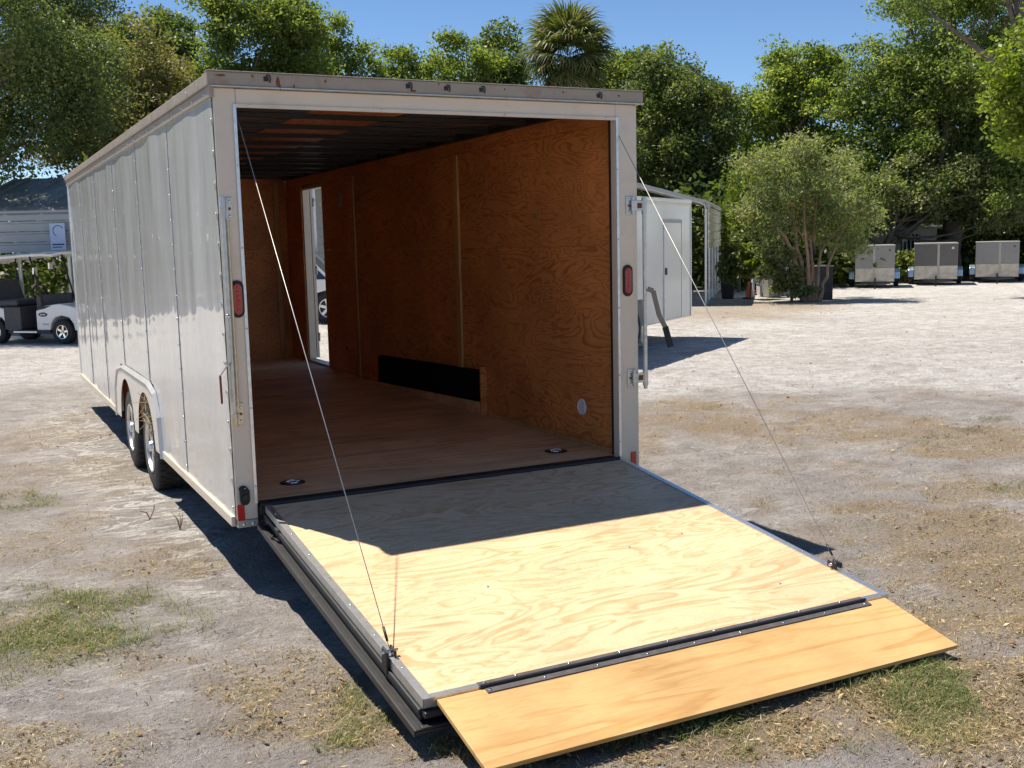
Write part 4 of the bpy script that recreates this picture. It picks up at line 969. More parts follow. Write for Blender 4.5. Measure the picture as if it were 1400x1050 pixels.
MB().hexa([(-0.46,0.08,0.80),(-0.45,0.08,0.80),(-0.45,0.98,0.80),(-0.46,0.98,0.80),(-0.72,0.08,1.78),(-0.71,0.08,1.78),(-0.71,0.98,1.78),(-0.72,0.98,1.78)]).build('windshield_frame', M['blacksteel'], cart) if False else None
for (y, z, x) in ((0.10,1.46,-0.62),(0.60,1.55,-0.66)): MB().box(x-0.02,y-0.07,z-0.07,x+0.01,y+0.05,z+0.07).build('mirror', M['chrome'], cart, bevel=0.01)

# ------------------------------------------------------------------ parked car seen through the side door
cf = lat(452, 25.8)
car = thing('parked_car', 'white car with dark windows seen through the trailer side door', 'car', tuple(cf), HEAD)
bodyp = [(0.95,0.42),(0.42,0.36),(0.40,0.55),(0.26,0.72),(0,0.79),(-0.26,0.72),(-0.40,0.55),(-0.42,0.34),(-2.30,0.34),(-2.32,0.55),(-2.46,0.72),(-2.72,0.79),(-2.98,0.72),(-3.12,0.55),(-3.15,0.42),(-3.55,0.45),(-3.60,1.02),(0.05,1.05),(0.80,0.98),(0.98,0.80)]
MB().prism(bodyp, lambda q, e: (q[0], -0.02+1.74*e, q[1])).build('body', M['cartwhite'], car, bevel=0.03)
cab = [(0.02,1.051),(-3.50,1.025),(-3.30,1.66),(-0.62,1.70)]
MB().prism(cab, lambda q, e: (q[0], 0.06+1.58*e + (0.10 if e == 0 else -0.10)*(q[1]-1.04)/0.7, q[1])).build('cabin_glass', M['glass'], car, bevel=0.02)
rfm = MB(); rfm.box(-3.32,0.15,1.690,-0.58,1.55,1.755); rfm.build('roof', M['cartwhite'], car, bevel=0.03)
for (a, b) in (((0.03,0.045,1.05),(-0.64,0.148,1.72)),((-1.45,0.045,1.05),(-1.50,0.15,1.70)),((-2.6,0.045,1.05),(-2.6,0.15,1.70)),((-3.5,0.05,1.03),(-3.3,0.15,1.70)),((0.03,1.655,1.05),(-0.64,1.552,1.72)),((-3.5,1.65,1.03),(-3.3,1.55,1.70))):
    MB().bar(a, b, 0.05, 0.09, up=(0,1,0)).build('pillar', M['cartwhite'], car)
MB().box(-1.46,-0.026,0.40,-1.45,-0.019,1.04).build('door_gap', M['blacksteel'], car)
MB().box(-1.28,-0.045,0.90,-1.12,-0.021,0.94).build('door_handle', M['blacksteel'], car, bevel=0.005)
MB().box(-0.55,-0.13,1.06,-0.43,0.03,1.20).build('wing_mirror', M['cartwhite'], car, bevel=0.02)
MB().box(0.80,0.10,0.62,0.985,0.45,0.78).build('headlight', M['chrome'], car, bevel=0.02); MB().box(0.80,1.25,0.62,0.985,1.60,0.78).build('headlight', M['chrome'], car, bevel=0.02)
for x in (0,-2.72):
    for (y, s) in ((0.11,True),(1.59,False)):
        w = bpy.data.objects.new('wheel', None); col.objects.link(w); w.parent = car; w.location = (x,y,0.36)
        make_wheel(w, 'w', (0,0,0), (0,-1 if s else 1,0), 0.37, 0.24, 0.22, 6, 'alu', 'rubber', 24)

# ------------------------------------------------------------------ white box trailer behind the right side
pf = np.array([(947-700)/F*20.1, 20.1]); pn = np.array([(880-700)/F*16.1, 16.1])
e_ = np.array([0.47,0.883]); ew = RG*e_[0] + FG*e_[1]
q0 = CAM[:2] + RG*pf[0] + FG*pf[1]
bt = thing('box_trailer', 'white box trailer with a closed side door parked in front of the carport', 'trailer', (q0[0],q0[1],0), math.atan2(ew[1], ew[0]))
# local x: towards the far end is 0, body runs to -x; y left (away)
BL, BW, B0, B1 = 5.0, 2.0, 0.37, 2.44
arch = [(-BL,B0),(-3.32,B0),(-3.28,0.72),(-3.18,0.82),(-2.47,0.82),(-2.37,0.72),(-2.33,B0),(0,B0),(0,B1),(-BL,B1)]
MB().prism(arch, lambda q, e: (q[0], BW*e, q[1])).build('box_body', M['trailerwhite'], bt, bevel=0.012)
MB().box(-BL-0.01,-0.02,B1-0.005,0.01,BW+0.02,B1+0.055).build('roof_cap', M['trailerwhite'], bt, bevel=0.012)
MB().box(-BL,-0.012,B1-0.06,0.0,-0.001,B1-0.006).build('top_rail', M['sidingcream'], bt)
MB().box(-0.045,-0.014,B0+0.01,0.006,-0.001,B1-0.062).build('corner_trim', M['alu'], bt)
dx0, dx1 = -1.47, -0.54
for (a, b, c, d) in ((dx0,dx0+0.025,B0+0.03,2.08),(dx1-0.025,dx1,B0+0.03,2.08),(dx0,dx1,2.081,2.13),(dx0,dx1,B0+0.005,B0+0.029)):
    MB().box(a,-0.020,c,b,-0.0012,d).build('door_frame', M['greytrim'] if c > 2 else M['alu'], bt)
dr = bpy.data.objects.new('side_door', None); col.objects.link(dr); dr.parent = bt
MB().box(dx0+0.030,-0.013,B0+0.034,dx1-0.030,-0.0012,2.076).build('door_leaf', M['trailerwhite'], dr, bevel=0.003)
MB().box(dx0+0.05,-0.035,1.18,dx0+0.12,-0.0135,1.30).build('latch', M['blacksteel'], dr, bevel=0.006)
for x in (-2.82,):
    for (y, s) in ((0.12,True),(BW-0.12,False)):
        w = bpy.data.objects.new('wheel', None); col.objects.link(w); w.parent = bt; w.location = (x,y,0.34)
        make_wheel(w, 'w', (0,0,0), (0,-1 if s else 1,0), 0.345, 0.20, 0.20, 5, 'white', 'rubber', 24)
MB().tube([(-1.9,0.25,0.05),(-1.9,0.25,B0)],0.035,8).build('stabiliser_jack', M['galv'], bt, smooth='auto')
MB().box(-1.98,0.17,-0.01,-1.82,0.33,0.05).build('jack_foot', M['galv'], bt)
MB().box(-BL+0.1,0.5,0.26,-0.1,0.56,B0-0.002).build('chassis_rail', M['blacksteel'], bt); MB().box(-BL+0.1,BW-0.56,0.26,-0.1,BW-0.5,B0-0.002).build('chassis_rail', M['blacksteel'], bt)
MB().bar((-2.82,0.1,0.34),(-2.82,BW-0.1,0.34),0.06,0.06).build('axle', M['blacksteel'], bt)

# ------------------------------------------------------------------ three small trailers at the far edge of the lot
def small_trailer(label, u0, u1, vtop, vbot, depth, dark, split):
    w = (u1-u0)/F*depth; c = lat((u0+u1)/2, depth)
    s = thing('small_trailer', label, 'trailer', tuple(c), HEAD - math.atan(((u0+u1)/2-700)/F) + 0.02, 'small cargo trailers along the trees')
    zt = at(700, 0, depth)[2]*0 + CAM[2] - ((vtop - (331.5-(0.5*(u0+u1)-700)*0.0238))/F*depth); zb = CAM[2] - ((vbot - (331.5-(0.5*(u0+u1)-700)*0.0238))/F*depth)
    zb = max(0.2, zb); zm = zb + (zt-zb)*0.38; xs = -w/2 + w*split; fr = 0.045
    MB().box(-w/2,0.0,zb,w/2,2.3,zt-0.03).build('box_body', M['smallpanel'], s, bevel=0.01)
    MB().box(-w/2-0.015,-0.03,zt-0.03,w/2+0.015,2.3,zt+0.015).build('roof_cap', M['greytrim'], s, bevel=0.008)
    for (a, b) in ((-w/2+0.01,xs-0.03),(xs+0.05,w/2-0.01)):
        MB().box(a,-0.020,zm+0.004,b,-0.001,zt-0.035).build('upper_panel', M['smallpaneldark' if dark else 'smallpanel'], s, bevel=0.003)
        MB().box(a-0.004,-0.030,zb,b+0.004,-0.001,zm).build('lower_guard', M['guard'], s, bevel=0.006)
    MB().box(xs-0.028,-0.026,zb+0.03,xs+0.048,-0.001,zt-0.035).build('centre_strip', M['stripcream'], s)
    rv = MB()
    for k in range(7): rv.lathe([(0.012,0),(0.010,0.008),(0.003,0.010)], (xs-0.01,-0.026,zm+0.05+k*(zt-zm-0.1)/7), (0,-1,0), 6)
    rv.build('rivet_row', M['chrome'], s, kind='stuff')
    MB().lathe([(0.045,0),(0.04,0.006),(0.01,0.008)], (w/2-0.16,-0.020,zt-0.16), (0,-1,0), 16).build('round_badge', M['white' if dark else 'smallpaneldark'], s)
    for sd_ in (-1,1):
        x0 = sd_*(w/2+0.012); x1 = sd_*(w/2+0.20)
        MB().prism([(0.75,0.26),(0.78,0.50),(0.95,0.60),(1.65,0.60),(1.82,0.50),(1.85,0.26)], lambda q, e: (x0 if e == 0 else x1, q[0], q[1])).build('fender', M['fenderskytint'], s, bevel=0.02)
        wv = bpy.data.objects.new('wheel', None); col.objects.link(wv); wv.parent = s; wv.location = (sd_*(w/2+0.10),1.3,0.26)
        make_wheel(wv, 'w', (0,0,0), (sd_,0,0), 0.262, 0.16, 0.15, 5, 'white', 'rubber', 12)
    MB().bar((-w/2+0.15,0.05,zb-0.04),(0,-0.75,zb-0.04),0.05,0.07).build('tongue_bar', M['blacksteel'], s); MB().bar((w/2-0.15,0.05,zb-0.042),(0,-0.75,zb-0.042),0.05,0.07).build('tongue_bar', M['blacksteel'], s)
    MB().tube([(0,-0.70,-0.01),(0,-0.70,zb+0.15)],0.03,8).build('tongue_jack', M['blacksteel'], s)
small_trailer('small grey cargo trailer left of the two others, beside the tall shrub', 1172, 1223, 336, 388, 36.6, False, 0.47)
small_trailer('small cargo trailer with the darkest upper panels, between two grey ones', 1253, 1308, 333, 386, 37.4, True, 0.55)
small_trailer('tallest small grey cargo trailer, rightmost at the far edge of the lot', 1337, 1391, 331, 383, 38.2, False, 0.55)

# ------------------------------------------------------------------ clutter around the flowering shrub
def cone(label, u, v, h, rz):
    c = thing('traffic_cone', label, 'traffic cone', tuple(gp(u, v)), rz, 'orange traffic cones')
    MB().box(-h*0.26,-h*0.26,-0.01,h*0.26,h*0.26,0.035).build('base', M['blacksteel'], c, bevel=0.01)
    MB().lathe([(h*0.20,0.036),(h*0.18,0.06),(h*0.045,h),(h*0.02,h)], (0,0,0), (0,0,1), 20).build('cone_body', M['orange'], c, smooth='auto')
cone('tall orange traffic cone standing left of the grey bin', 1023.5, 408, 0.50, 0.3)
cone('short orange traffic cone half hidden behind the white posts', 1036, 403, 0.30, 0.9)
b0 = gp(1056, 406); bn = thing('refuse_bin', 'grey wheeled refuse bin at the foot of the shrub', 'bin', tuple(b0), HEAD+0.2)
MB().hexa([(-0.20,-0.20,0.0),(0.20,-0.20,0.0),(0.20,0.22,0.0),(-0.20,0.22,0.0),(-0.26,-0.25,0.72),(0.26,-0.25,0.72),(0.26,0.28,0.72),(-0.26,0.28,0.72)]).build('bin_body', M['bingrey'], bn, bevel=0.03)
MB().box(-0.28,-0.27,0.722,0.28,0.30,0.77).build('lid', M['bingrey'], bn, bevel=0.02); MB().tube([(-0.2,0.33,0.70),(0.2,0.33,0.70)],0.018,6).build('handle', M['bingrey'], bn)
for sx_ in (-0.18,0.18): MB().lathe([(0.07,-0.02),(0.08,0),(0.07,0.02)], (sx_,0.25,0.06), (1,0,0), 14).build('wheel', M['rubber'], bn)
t0 = lat(1060, 33.5); tk = thing('water_tank', 'pale square water tank on blocks behind the refuse bin', 'tank', tuple(t0), HEAD-0.1)
MB().box(-0.50,-0.45,0.30,0.50,0.50,1.22).build('tank_body', M['white'], tk, bevel=0.06)
for z in (0.5,0.75,1.0): MB().box(-0.515,-0.465,z-0.02,0.515,0.515,z+0.02).build('tank_band', M['siding'], tk, bevel=0.008)
MB().lathe([(0.12,1.22),(0.12,1.27),(0.05,1.28)], (0,0,0), (0,0,1), 16).build('tank_cap', M['bingrey'], tk, smooth='auto')
for sx_ in (-0.35,0.35): MB().box(sx_-0.12,-0.40,-0.02,sx_+0.12,0.45,0.299).build('block', M['block'], tk)
s0 = gp(1037, 405); st = thing('utility_post_box', 'blue and white box on two pale posts beside the orange cone', 'utility box', tuple(s0), HEAD)
for x in (-0.16,0.14,0.24): MB().tube([(x,0,-0.02),(x,0,0.62 if x < 0.2 else 0.5)],0.035,8).build('post', M['white'], st, smooth='auto')
MB().box(-0.20,-0.10,0.40,0.17,0.14,0.64).build('box', M['bluesign'], st, bevel=0.02); MB().box(-0.22,-0.13,0.642,0.19,0.16,0.68).build('lid', M['white'], st, bevel=0.01)
a0 = gp(1128, 409.5); ac = thing('equipment_cabinet', 'dark louvred equipment cabinet right of the shrub trunks', 'cabinet', tuple(a0), HEAD+0.15)
MB().box(-0.22,-0.02,-0.01,0.22,0.55,0.92).build('cabinet_body', M['acblack'], ac, bevel=0.015)
for k in range(9): MB().box(-0.20,-0.045,0.10+k*0.088,0.20,-0.021,0.145+k*0.088).build('louvre', M['acblack'], ac)
MB().box(-0.24,-0.05,0.922,0.24,0.57,0.95).build('cabinet_top', M['greytrim'], ac, bevel=0.008)
w0 = gp(995, 408); pk = thing('planter_tub', 'black plant tub under the dark bush next to the carport posts', 'planter', tuple(w0), HEAD)
MB().lathe([(0.17,-0.01),(0.21,0.42),(0.23,0.45),(0.20,0.45),(0.19,0.40),(0.05,0.39)], (0,0,0), (0,0,1), 20).build('tub', M['rubber'], pk, smooth='auto')
MB().lathe([(0.188,0.0),(0.15,0.03),(0.05,0.05)], (0,0,0.40), (0,0,1), 20).build('soil', M['bark'], pk, smooth='auto')
# shed half hidden by the trees
h0 = lat(1195, 45.0); sh = thing('shed', 'pale block shed with a barred window behind the small trailers', 'shed', tuple(h0), HEAD)
MB().box(-3.2,0,-0.02,2.6,3.4,1.95).build('wall', M['block'], sh)
MB().hexa([(-3.5,-0.3,1.951),(2.9,-0.3,1.951),(2.9,3.7,1.951),(-3.5,3.7,1.951),(-3.5,-0.3,2.03),(2.9,-0.3,2.03),(2.9,3.7,2.5),(-3.5,3.7,2.5)]).build('roof', M['siding'], sh)
wd = bpy.data.objects.new('window', None); col.objects.link(wd); wd.parent = sh
MB().box(1.15,-0.03,1.08,1.90,-0.001,1.75).build('pane', M['glass'], wd)
for k in range(5): MB().box(1.18+k*0.16,-0.055,1.06,1.22+k*0.16,-0.031,1.78).build('bar', M['tubing'], wd)
MB().box(-2.2,-0.03,0.0,-1.4,-0.001,1.75).build('door', M['smallpanel'], sh)

# ------------------------------------------------------------------ trees
GT = 'trees behind the lot'
tree('oak_tree', 'large dark oak rising above the left carport at the frame edge', 'tree', -60, 26, [(20,40,130,120,0),(60,90,90,70,-2.2),(-64,-50,110,60,-2.8),(-20,-70,80,50,-3.2),(-150,-20,90,60,-2.5),(110,110,50,60,-1.5),(70,150,70,90,-1),(-60,120,110,150,1),(35,-60,120,80,1),(10,200,90,50,-1),(60,60,60,70,0)], 'leaf_dark', 1.25, seed=11, r0=0.32, group=GT, cr=0.5)  # lobes above the frame are added to shade the cart and carport
tree('olive_tree', 'brownish olive tree between the dark oak and the tall bright green tree', 'tree', 175, 37, [(165,130,75,80,0),(205,175,70,70,-1),(130,205,60,60,0),(215,110,45,45,1)], 'leaf_olive', 0.95, seed=12, r0=0.2, group=GT)
tree('broadleaf_tree', 'green tree topped by a loose tuft left of the tall bright tree', 'tree', 215, 48, [(205,45,50,38,0),(180,75,45,40,0),(235,95,50,50,0),(250,60,20,25,0),(150,60,40,30,1)], 'leaf_oak', 0.9, seed=13, r0=0.22, group=GT, cr=0.5)
tree('broadleaf_tree', 'tall dense bright green tree over the trailer rear left corner', 'tree', 345, 41, [(345,55,78,62,0),(300,115,55,60,0),(390,60,45,60,0),(330,10,50,35,0),(265,160,55,60,0),(370,140,80,60,1)], 'leaf_bright', 1.0, seed=14, r0=0.24, group=GT)
tree('slim_tree', 'slim small crowned tree right next to the tall bright green tree', 'tree', 447, 46, [(447,45,24,27,0),(455,80,25,30,0),(440,110,28,30,0)], 'leaf_bright', 0.8, seed=15, r0=0.1, group=GT, nl=12)
for i, (u, v, ru, rv, lab, mt) in enumerate([(500,90,26,30,'low rounded tree just right of the slim tree','leaf_bright'),(545,95,38,34,'low green tree midway along the trailer roof edge','leaf_oak'),(597,105,32,26,'lowest bushy tree top showing over the trailer roof','leaf_bright'),(640,88,42,42,'bushy tree left of the taller tree beside the palm','leaf_bright'),(690,72,36,46,'upright round headed tree immediately left of the palm','leaf_oak')]):
    tree('broadleaf_tree', lab, 'tree', u, 47+1.5*(i%3), [(u,v,ru,rv,0),(u-12,v+50,ru*1.1,rv,0),(u+14,v+90,ru*1.2,rv,0.5)], mt, 0.85, seed=20+i, r0=0.14, group=GT, nl=14)
tree('broadleaf_tree', 'light green tree directly right of the palm above the trailer corner', 'tree', 868, 47, [(862,108,48,42,0),(890,85,30,22,0),(850,170,55,60,0),(900,150,50,50,1)], 'leaf_bright', 0.9, seed=31, r0=0.18, group=GT)
tree('oak_tree', 'dark spreading tree above the cream carport with ragged right edge', 'tree', 935, 43, [(925,150,65,65,0),(960,200,50,80,0),(900,230,55,60,0),(940,110,38,24,1),(985,165,22,35,0),(975,260,40,50,0)], 'leaf_dark', 1.0, seed=32, r0=0.25, group=GT)
tree('broadleaf_tree', 'light green airy tree standing behind the flowering shrub', 'tree', 1085, 46, [(1080,130,55,50,0),(1050,185,55,55,0),(1125,160,60,60,0),(1075,90,30,25,0),(1125,98,30,30,0),(1030,235,38,45,-1),(1110,235,70,55,0)], 'leaf_bright', 0.9, seed=33, r0=0.22, group=GT)
tree('oak_tree', 'huge spreading oak filling the upper right behind the small trailers', 'tree', 1300, 43, [(1290,90,110,90,0),(1370,140,90,100,-1),(1210,160,75,75,0),(1330,10,110,70,0),(1250,230,80,60,0),(1350,250,90,60,-1),(1420,60,80,120,0),(1235,85,45,40,1),(1180,120,40,45,0),(1290,170,90,60,1)], 'leaf_oak', 1.5, seed=34, r0=0.45, group=GT, cr=0.5, nl=40, hollow=0.2)
tree('silvery_tree', 'grey green low tree with sunlit leaves over the leftmost small trailer', 'tree', 1195, 41.5, [(1180,270,60,42,0),(1245,255,60,40,0),(1310,262,60,38,0),(1370,285,55,35,0),(1150,300,40,30,0)], 'leaf_silver', 0.95, seed=35, r0=0.14, group=GT)
tree('yellow_green_tree', 'bright yellow green foliage hanging in at the right edge', 'tree', 1470, 20, [(1392,120,34,55,0),(1420,60,50,50,0),(1385,165,22,26,0.4),(1450,170,60,70,0),(1480,60,70,80,0),(1372,85,14,18,0)], 'leaf_yellow', 0.42, leaf=0.0055, seed=36, r0=0.18, group=GT, cr=0.28)
tree('oak_tree', 'overhanging oak twigs at the top edge right of centre', 'tree', 1480, 30, [(1235,6,32,14,0),(1210,12,18,9,0),(1270,-14,30,16,0),(1330,-50,60,30,0),(1420,-110,110,70,0),(1500,-60,90,110,0)], 'leaf_oak', 0.55, seed=37, r0=0.3, group=GT, cr=0.3)
tree('bush', 'bright lime bush between the cream carport and the flowering shrub', 'bush', 1012, 36, [(1012,285,20,34,0),(1028,255,18,30,0),(1005,320,15,22,0)], 'leaf_yellow', 0.9, seed=38, r0=0.06, group='bushes by the lot edge', nl=8, cr=0.3)
tree('bush', 'dark bush growing from the black tub at the carport posts', 'bush', 1000, 30.2, [(994,365,12,20,0),(998,345,9,12,0)], 'leaf_under', 1.6, leaf=0.005, seed=39, r0=0.04, group='bushes by the lot edge', nl=10, cr=0.16, base=gp(995,408)+np.array([0,0,0.42]))
tree('bush', 'yellow leaved ginger plant above the orange cone', 'bush', 1028, 31.5, [(1022,352,14,12,0),(1036,362,14,10,0),(1020,368,8,8,0)], 'leaf_yellow', 0.9, leaf=0.008, seed=40, r0=0.03, group='bushes by the lot edge', nl=12, cr=0.14)
tree('bush', 'dark leafy bush leaning over the refuse bin', 'bush', 1085, 30.0, [(1075,372,28,28,0),(1090,392,24,16,0),(1062,350,20,14,0)], 'leaf_silver', 1.2, leaf=0.0042, seed=41, r0=0.04, group='bushes by the lot edge', nl=14, cr=0.16)
tree('bush', 'small green bush between the cabinet and the leftmost small trailer', 'bush', 1156, 38, [(1156,372,16,22,0),(1150,355,10,12,0)], 'leaf_yellow', 1.2, seed=42, r0=0.04, group='bushes by the lot edge', nl=8, cr=0.2)
tree('bush', 'green plant between the left and the dark panelled small trailer', 'bush', 1240, 39.5, [(1237,372,12,20,0),(1240,355,16,10,0)], 'leaf_bright', 1.2, seed=43, r0=0.04, group='bushes by the lot edge', nl=8, cr=0.2)

# flowering shrub with many leaning stems
sb = gp(1108, 412); shr = thing('flowering_shrub', 'many stemmed silvery shrub with tan trunks at the lot edge', 'shrub', tuple(sb))
rng = np.random.default_rng(77); Ds = 29.9
lob = []
for (u, v, ru, rv, dd) in [(1095,262,70,55,0),(1050,280,45,50,-0.4),(1140,290,50,55,0.3),(1085,215,42,26,0),(1035,235,30,28,0),(1160,335,28,20,0),(1060,315,26,22,0),(1020,310,18,24,0),(1125,315,34,22,0.6)]:
    D = Ds+dd; a, b_ = ru/F*D, rv/F*D; lob.append((at(u, v, D)-sb, (a, (a+b_)/2, b_)))
P, tint, C = crown_points(rng, lob, 21000, 0.30, per=60, hollow=0.3)
ok = P[:,2] > 0.35
me = quads_mesh('crown', leaves(P[ok], 0.105, rng, 0.4, 0.42), np.clip(tint[ok]+0.25*(P[ok][:,2] > 2.2)*rng.random(ok.sum()),0,1), M['leaf_silver'])
o = bpy.data.objects.new('crown', me); col.objects.link(o); o.parent = shr
for k, (bu, mu, mv, tu, tv, r_) in enumerate([(1098,1085,350,1060,305,0.085),(1102,1092,340,1078,270,0.065),(1106,1104,350,1096,250,0.06),(1112,1112,345,1118,260,0.065),(1116,1120,360,1135,300,0.05),(1120,1132,365,1148,320,0.05),(1109,1110,360,1105,290,0.05)]):
    a = gp(bu, 412)-sb; b_ = at(mu, mv, Ds+random.uniform(-.2,.2))-sb; c = at(tu, tv, Ds+random.uniform(-.4,.4))-sb
    pts = [a*(1-t)**2 + (2*b_-(a+c)/2)*2*t*(1-t) + c*t*t + rng.normal(size=3)*0.02 for t in np.linspace(0,1,9)]
    mb = MB().tube(pts, [r_*(1.2-0.75*t) for t in np.linspace(0,1,9)], 7)
    for j in range(4):
        e2 = C[rng.integers(0,len(C))]; s = pts[5+j%3]
        if np.linalg.norm(e2-s) < 1.6: mb.tube([s,(s+e2)/2+rng.normal(size=3)*0.08,e2],[r_*0.45,r_*0.3,r_*0.12],5)
    mb.build('stem', M['barktan'], shr, smooth=True)

# cabbage palm
pb = lat(778, 40); pal = thing('palm_tree', 'shaggy fan palm rising above the trailer roof', 'palm', tuple(pb))
crownc = at(776, 78, 40)-pb
MB().tube([(0,0,-0.1),(0.05,0,crownc[2]*0.4),(crownc[0]*0.8,crownc[1]*0.8,crownc[2]*0.75),tuple(crownc-np.array([0,0,0.1]))],[0.24,0.20,0.20,0.24],12).build('trunk', M['bark'], pal, smooth=True)
def frond_mesh(seed, mat):
    rng = np.random.default_rng(seed); Q = []; tn = []
    pts = [(0,0,0),(0,0.45,0.03),(0,0.85,0.0)]
    for a, b_ in zip(pts[:-1], pts[1:]):
        a, b_ = np.array(a), np.array(b_); Q.append([a+[-0.016,0,0],a+[0.016,0,0],b_+[0.012,0,0],b_+[-0.012,0,0]]); tn.append(0.6)
    n = 34
    for k in range(n):
        t = (k+0.5)/n*2-1; ang = t*2.1; ln = (0.95-0.28*abs(t)**2)*(0.85+0.25*rng.random())
        d = np.array([math.sin(ang), math.cos(ang), -0.12-0.10*rng.random()]); sd = np.array([math.cos(ang), -math.sin(ang), 0.3*(1 if k%2 else -1)])*0.034
        h = np.array([0,0.80,0.0]); p1 = h+d*ln*0.55; p2 = h+d*ln*0.85+np.array([0,0,-0.10*rng.random()]); p3 = h+d*ln+np.array([0,0,-0.20-0.2*rng.random()])
        tt = rng.random()
        Q.append([h-sd*0.3,h+sd*0.3,p1+sd,p1-sd]); Q.append([p1-sd,p1+sd,p2+sd*0.6,p2-sd*0.6]); Q.append([p2-sd*0.6,p2+sd*0.6,p3+sd*0.1,p3-sd*0.1]); tn += [tt]*3
    return quads_mesh('frond', np.array([[np.asarray(p, float) for p in q] for q in Q]), np.array(tn), M[mat])
fr = [frond_mesh(s, 'palm') for s in (1,2,3)] + [frond_mesh(s, 'palmdead') for s in (4,5)]
rngp = np.random.default_rng(5)
for k in range(62):
    f_ = k/62; el = 1.45 - f_*2.55 + rngp.normal()*0.12; az = k*2.39996
    o = bpy.data.objects.new('frond', fr[int(rngp.integers(0,3))] if f_ < 0.80 or rngp.random() < .3 else fr[3+k%2]); col.objects.link(o); o.parent = pal
    o.location = tuple(crownc + np.array([0,0,0.25-0.45*f_])); o.rotation_euler = (max(-1.35, el), rngp.normal()*0.25, az); s = 0.95+0.22*rngp.random()
    o.scale = (s,s,s)

# oaks to the left of the view, which shade the lot and show in the trailer's glossy side
for (u, d, lab) in ((-230,31,'oak beyond the left frame edge nearest the carport'),(-420,34,'oak farther to the left of the carport'),(-640,30,'leftmost oak beyond the lot')):
    tree('oak_tree', lab, 'tree', u, d, [(u,60,150,120,0),(u+60,150,110,90,0),(u-70,170,110,100,0),(u,230,120,80,-1)], 'leaf_oak', 0.35, leaf=0.006, seed=50-u, r0=0.3, group=GT, cr=0.6)

# ------------------------------------------------------------------ undergrowth, the mass of leaves below and between the trees
def undergrowth():
    rng = np.random.default_rng(99); A = []; Tn = []
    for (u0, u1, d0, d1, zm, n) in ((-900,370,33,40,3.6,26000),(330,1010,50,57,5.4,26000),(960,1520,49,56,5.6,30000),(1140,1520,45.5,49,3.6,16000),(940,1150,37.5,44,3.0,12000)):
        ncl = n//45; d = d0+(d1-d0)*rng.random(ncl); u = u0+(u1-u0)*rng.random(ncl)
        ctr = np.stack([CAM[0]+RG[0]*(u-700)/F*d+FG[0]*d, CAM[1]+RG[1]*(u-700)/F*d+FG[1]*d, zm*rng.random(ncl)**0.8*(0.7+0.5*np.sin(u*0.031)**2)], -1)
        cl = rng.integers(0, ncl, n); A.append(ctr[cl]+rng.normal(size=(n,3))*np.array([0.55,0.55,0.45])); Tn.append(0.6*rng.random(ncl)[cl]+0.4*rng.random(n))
    P = np.concatenate(A); tn = np.concatenate(Tn); ok = P[:,2] > 0.02
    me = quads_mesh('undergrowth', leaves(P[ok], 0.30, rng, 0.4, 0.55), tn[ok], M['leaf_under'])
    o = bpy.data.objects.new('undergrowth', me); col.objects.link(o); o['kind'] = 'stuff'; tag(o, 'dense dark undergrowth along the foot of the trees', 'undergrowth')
undergrowth()

# ------------------------------------------------------------------ ground cover: grass, dry litter, pebbles
def hz(x, y): return relief(x, y)
def blocked(X): return (X[:,0] > RX0-0.02) & (X[:,0] < RX1+0.02) & (X[:,1] > -2.15) & (X[:,1] < 7.9)
rng = np.random.default_rng(123)
def gps(u, v):
    d = np.stack([(u-700)/F, -(v-525)/F, np.ones_like(u)], -1) @ AX; return CAM + d*((0-CAM[2])/d[:,2])[:,None]
def scatter(n, fn, rng, u0=-220, u1=1620, v0=400, v1=1090, power=1.0):
    u = u0+(u1-u0)*rng.random(n); v = v0+(v1-v0)*rng.random(n)**power
    X = gps(u, v)[:, :2]; gr, stw, gs = masks(X[:,0], X[:,1]); stw = np.clip(stw*(0.35+1.1*smooth(0.42, 0.62, fbm(X[:,0]*7, X[:,1]*7, 140, 3))), 0, 1); keep = (rng.random(n) < fn(gr, stw, gs, X)) & ~blocked(X)
    return X[keep], gs[keep], stw[keep]
def blades(X, gs, name, label, hmin, hmax, wdt, tintf, lean=0.6):
    n = len(X); z = hz(X[:,0], X[:,1]); h = hmin+(hmax-hmin)*rng.random(n)**1.5; a = rng.random(n)*2*np.pi
    far = np.clip(np.linalg.norm(X-CAM[:2], axis=1)/5.0, 1, 5)
    d = np.stack([np.cos(a), np.sin(a)], -1); sd = np.stack([-np.sin(a), np.cos(a), np.zeros(n)], -1)*(wdt*far*(0.6+0.8*rng.random(n)))[:,None]
    b0 = np.concatenate([X, (z-0.004)[:,None]], 1); l1 = h*lean*(0.2+rng.random(n))
    m_ = b0 + np.concatenate([d*(l1*0.35)[:,None], (h*0.62)[:,None]], 1); t_ = b0 + np.concatenate([d*(l1*1.0)[:,None], (h*(0.75+0.25*rng.random(n)))[:,None]], 1)
    Q = np.stack([b0-sd, b0+sd, m_+sd*0.8, m_-sd*0.8], 1); Q2 = np.stack([m_-sd*0.8, m_+sd*0.8, t_+sd*0.1, t_-sd*0.1], 1)
    tn = tintf(n, gs); me = quads_mesh(name, np.concatenate([Q,Q2]), np.concatenate([tn,tn]), M['grass'])
    o = bpy.data.objects.new(name, me); col.objects.link(o); o['kind'] = 'stuff'; tag(o, label, 'grass')
Xg, gsv, _ = scatter(730000, lambda g, s, q, X: np.clip(q*1.2-0.10,0,1)*0.6, rng)
blades(Xg, gsv, 'grass', 'short patchy green grass growing through the sand', 0.010, 0.046, 0.0013, lambda n, gs: np.clip(0.78-0.36*gs+0.34*rng.normal(size=n), 0, 1), 1.5)
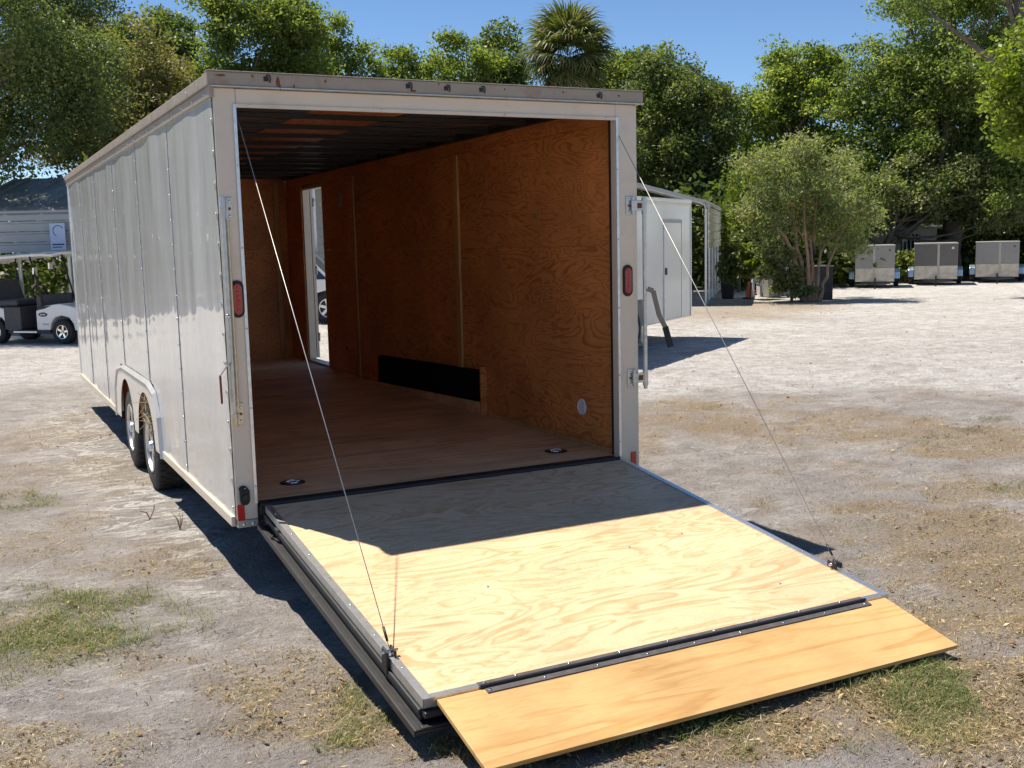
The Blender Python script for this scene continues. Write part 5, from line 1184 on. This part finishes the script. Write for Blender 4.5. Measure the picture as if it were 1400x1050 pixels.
Xs, gsv, stv = scatter(510000, lambda g, s, q, X: np.clip(s*0.9-0.05,0,1)*0.32+0.004*(1-g), rng)
blades(Xs, gsv, 'dry_grass', 'dry straw coloured grass stubble over the sand', 0.006, 0.028, 0.0014, lambda n, gs: np.clip(0.88+0.15*rng.normal(size=n), 0.3, 1), 2.2)
def litter(X, name, label, lmin, lmax, ratio, tint0, matname='litter'):
    n = len(X); z = hz(X[:,0], X[:,1]); a = rng.random(n)*2*np.pi
    far = np.clip(np.linalg.norm(X-CAM[:2], axis=1)/7.0, 1, 3)
    ln = (lmin+(lmax-lmin)*rng.random(n)**2)*np.sqrt(far); w = ln*ratio*(0.6+0.8*rng.random(n))
    d = np.stack([np.cos(a), np.sin(a), 0.35*rng.normal(size=n)], -1); d = unit(d); sd = np.stack([-np.sin(a), np.cos(a), 0.45*rng.normal(size=n)], -1)
    c = np.concatenate([X, (z+0.003+0.25*w*rng.random(n)+0.004)[:,None]], 1)
    Q = np.stack([c-d*(ln/2)[:,None], c+sd*(w/2)[:,None]+np.array([0,0,1])*(w*0.18)[:,None], c+d*(ln/2)[:,None], c-sd*(w/2)[:,None]+np.array([0,0,1])*(w*0.18)[:,None]], 1)
    me = quads_mesh(name, Q, np.clip(tint0+0.30*rng.normal(size=n), 0, 1), M[matname])
    o = bpy.data.objects.new(name, me); col.objects.link(o); o['kind'] = 'stuff'; tag(o, label, 'litter')
Xl, _, _ = scatter(510000, lambda g, s, q, X: np.clip(s*1.1-0.05,0,1)*0.6+0.010*(1-g)+0.001, rng)
litter(Xl, 'straw_litter', 'scattered dry straw bits lying on the sand', 0.008, 0.042, 0.075, 0.50)
Xl, _, _ = scatter(160000, lambda g, s, q, X: np.clip(s*1.1-0.15,0,1)*0.20+0.012*(1-g), rng)
litter(Xl, 'leaf_litter', 'scattered dead brown leaves lying on the sand', 0.010, 0.036, 0.42, 0.22)
Xl, _, _ = scatter(110000, lambda g, s, q, X: 0.26*g*(1-np.clip(s,0,1))*(X[:,1] > 1.0)+0.0006, rng)
litter(Xl, 'gravel', 'pale shell gravel chips scattered over the lot', 0.008, 0.022, 0.8, 0.42, 'pebble')
Xl, _, _ = scatter(240000, lambda g, s, q, X: 0.03*(1-g)*smooth(0.4,0.6,fbm(X[:,0]*3,X[:,1]*3,150,3))+0.004, rng)
litter(Xl, 'twig_litter', 'tiny dark twig bits strewn across the sand', 0.006, 0.030, 0.16, 0.02)
# a few dead twigs and weeds on the bare sand
for i, (u, v) in enumerate([(205,708),(246,722)]):
    p = gp(u, v); mb = MB(); h = 0.10
    for k in range(4):
        e2 = np.array([random.uniform(-.07,.07), random.uniform(-.05,.05), h*random.uniform(.5,1.1)]); mb.tube([p+[0,0,-.01], p+e2*0.5+[0.01,0,.01], p+e2], [0.004,0.003,0.0015], 5)
    o = mb.build('dead_weed', M['barktan'], None); tag(o, ['dead weed stalk standing left of its twin on bare sand','dead weed stalk nearest the trailer on bare sand'][i], 'weed', 'dead weeds on the sand')
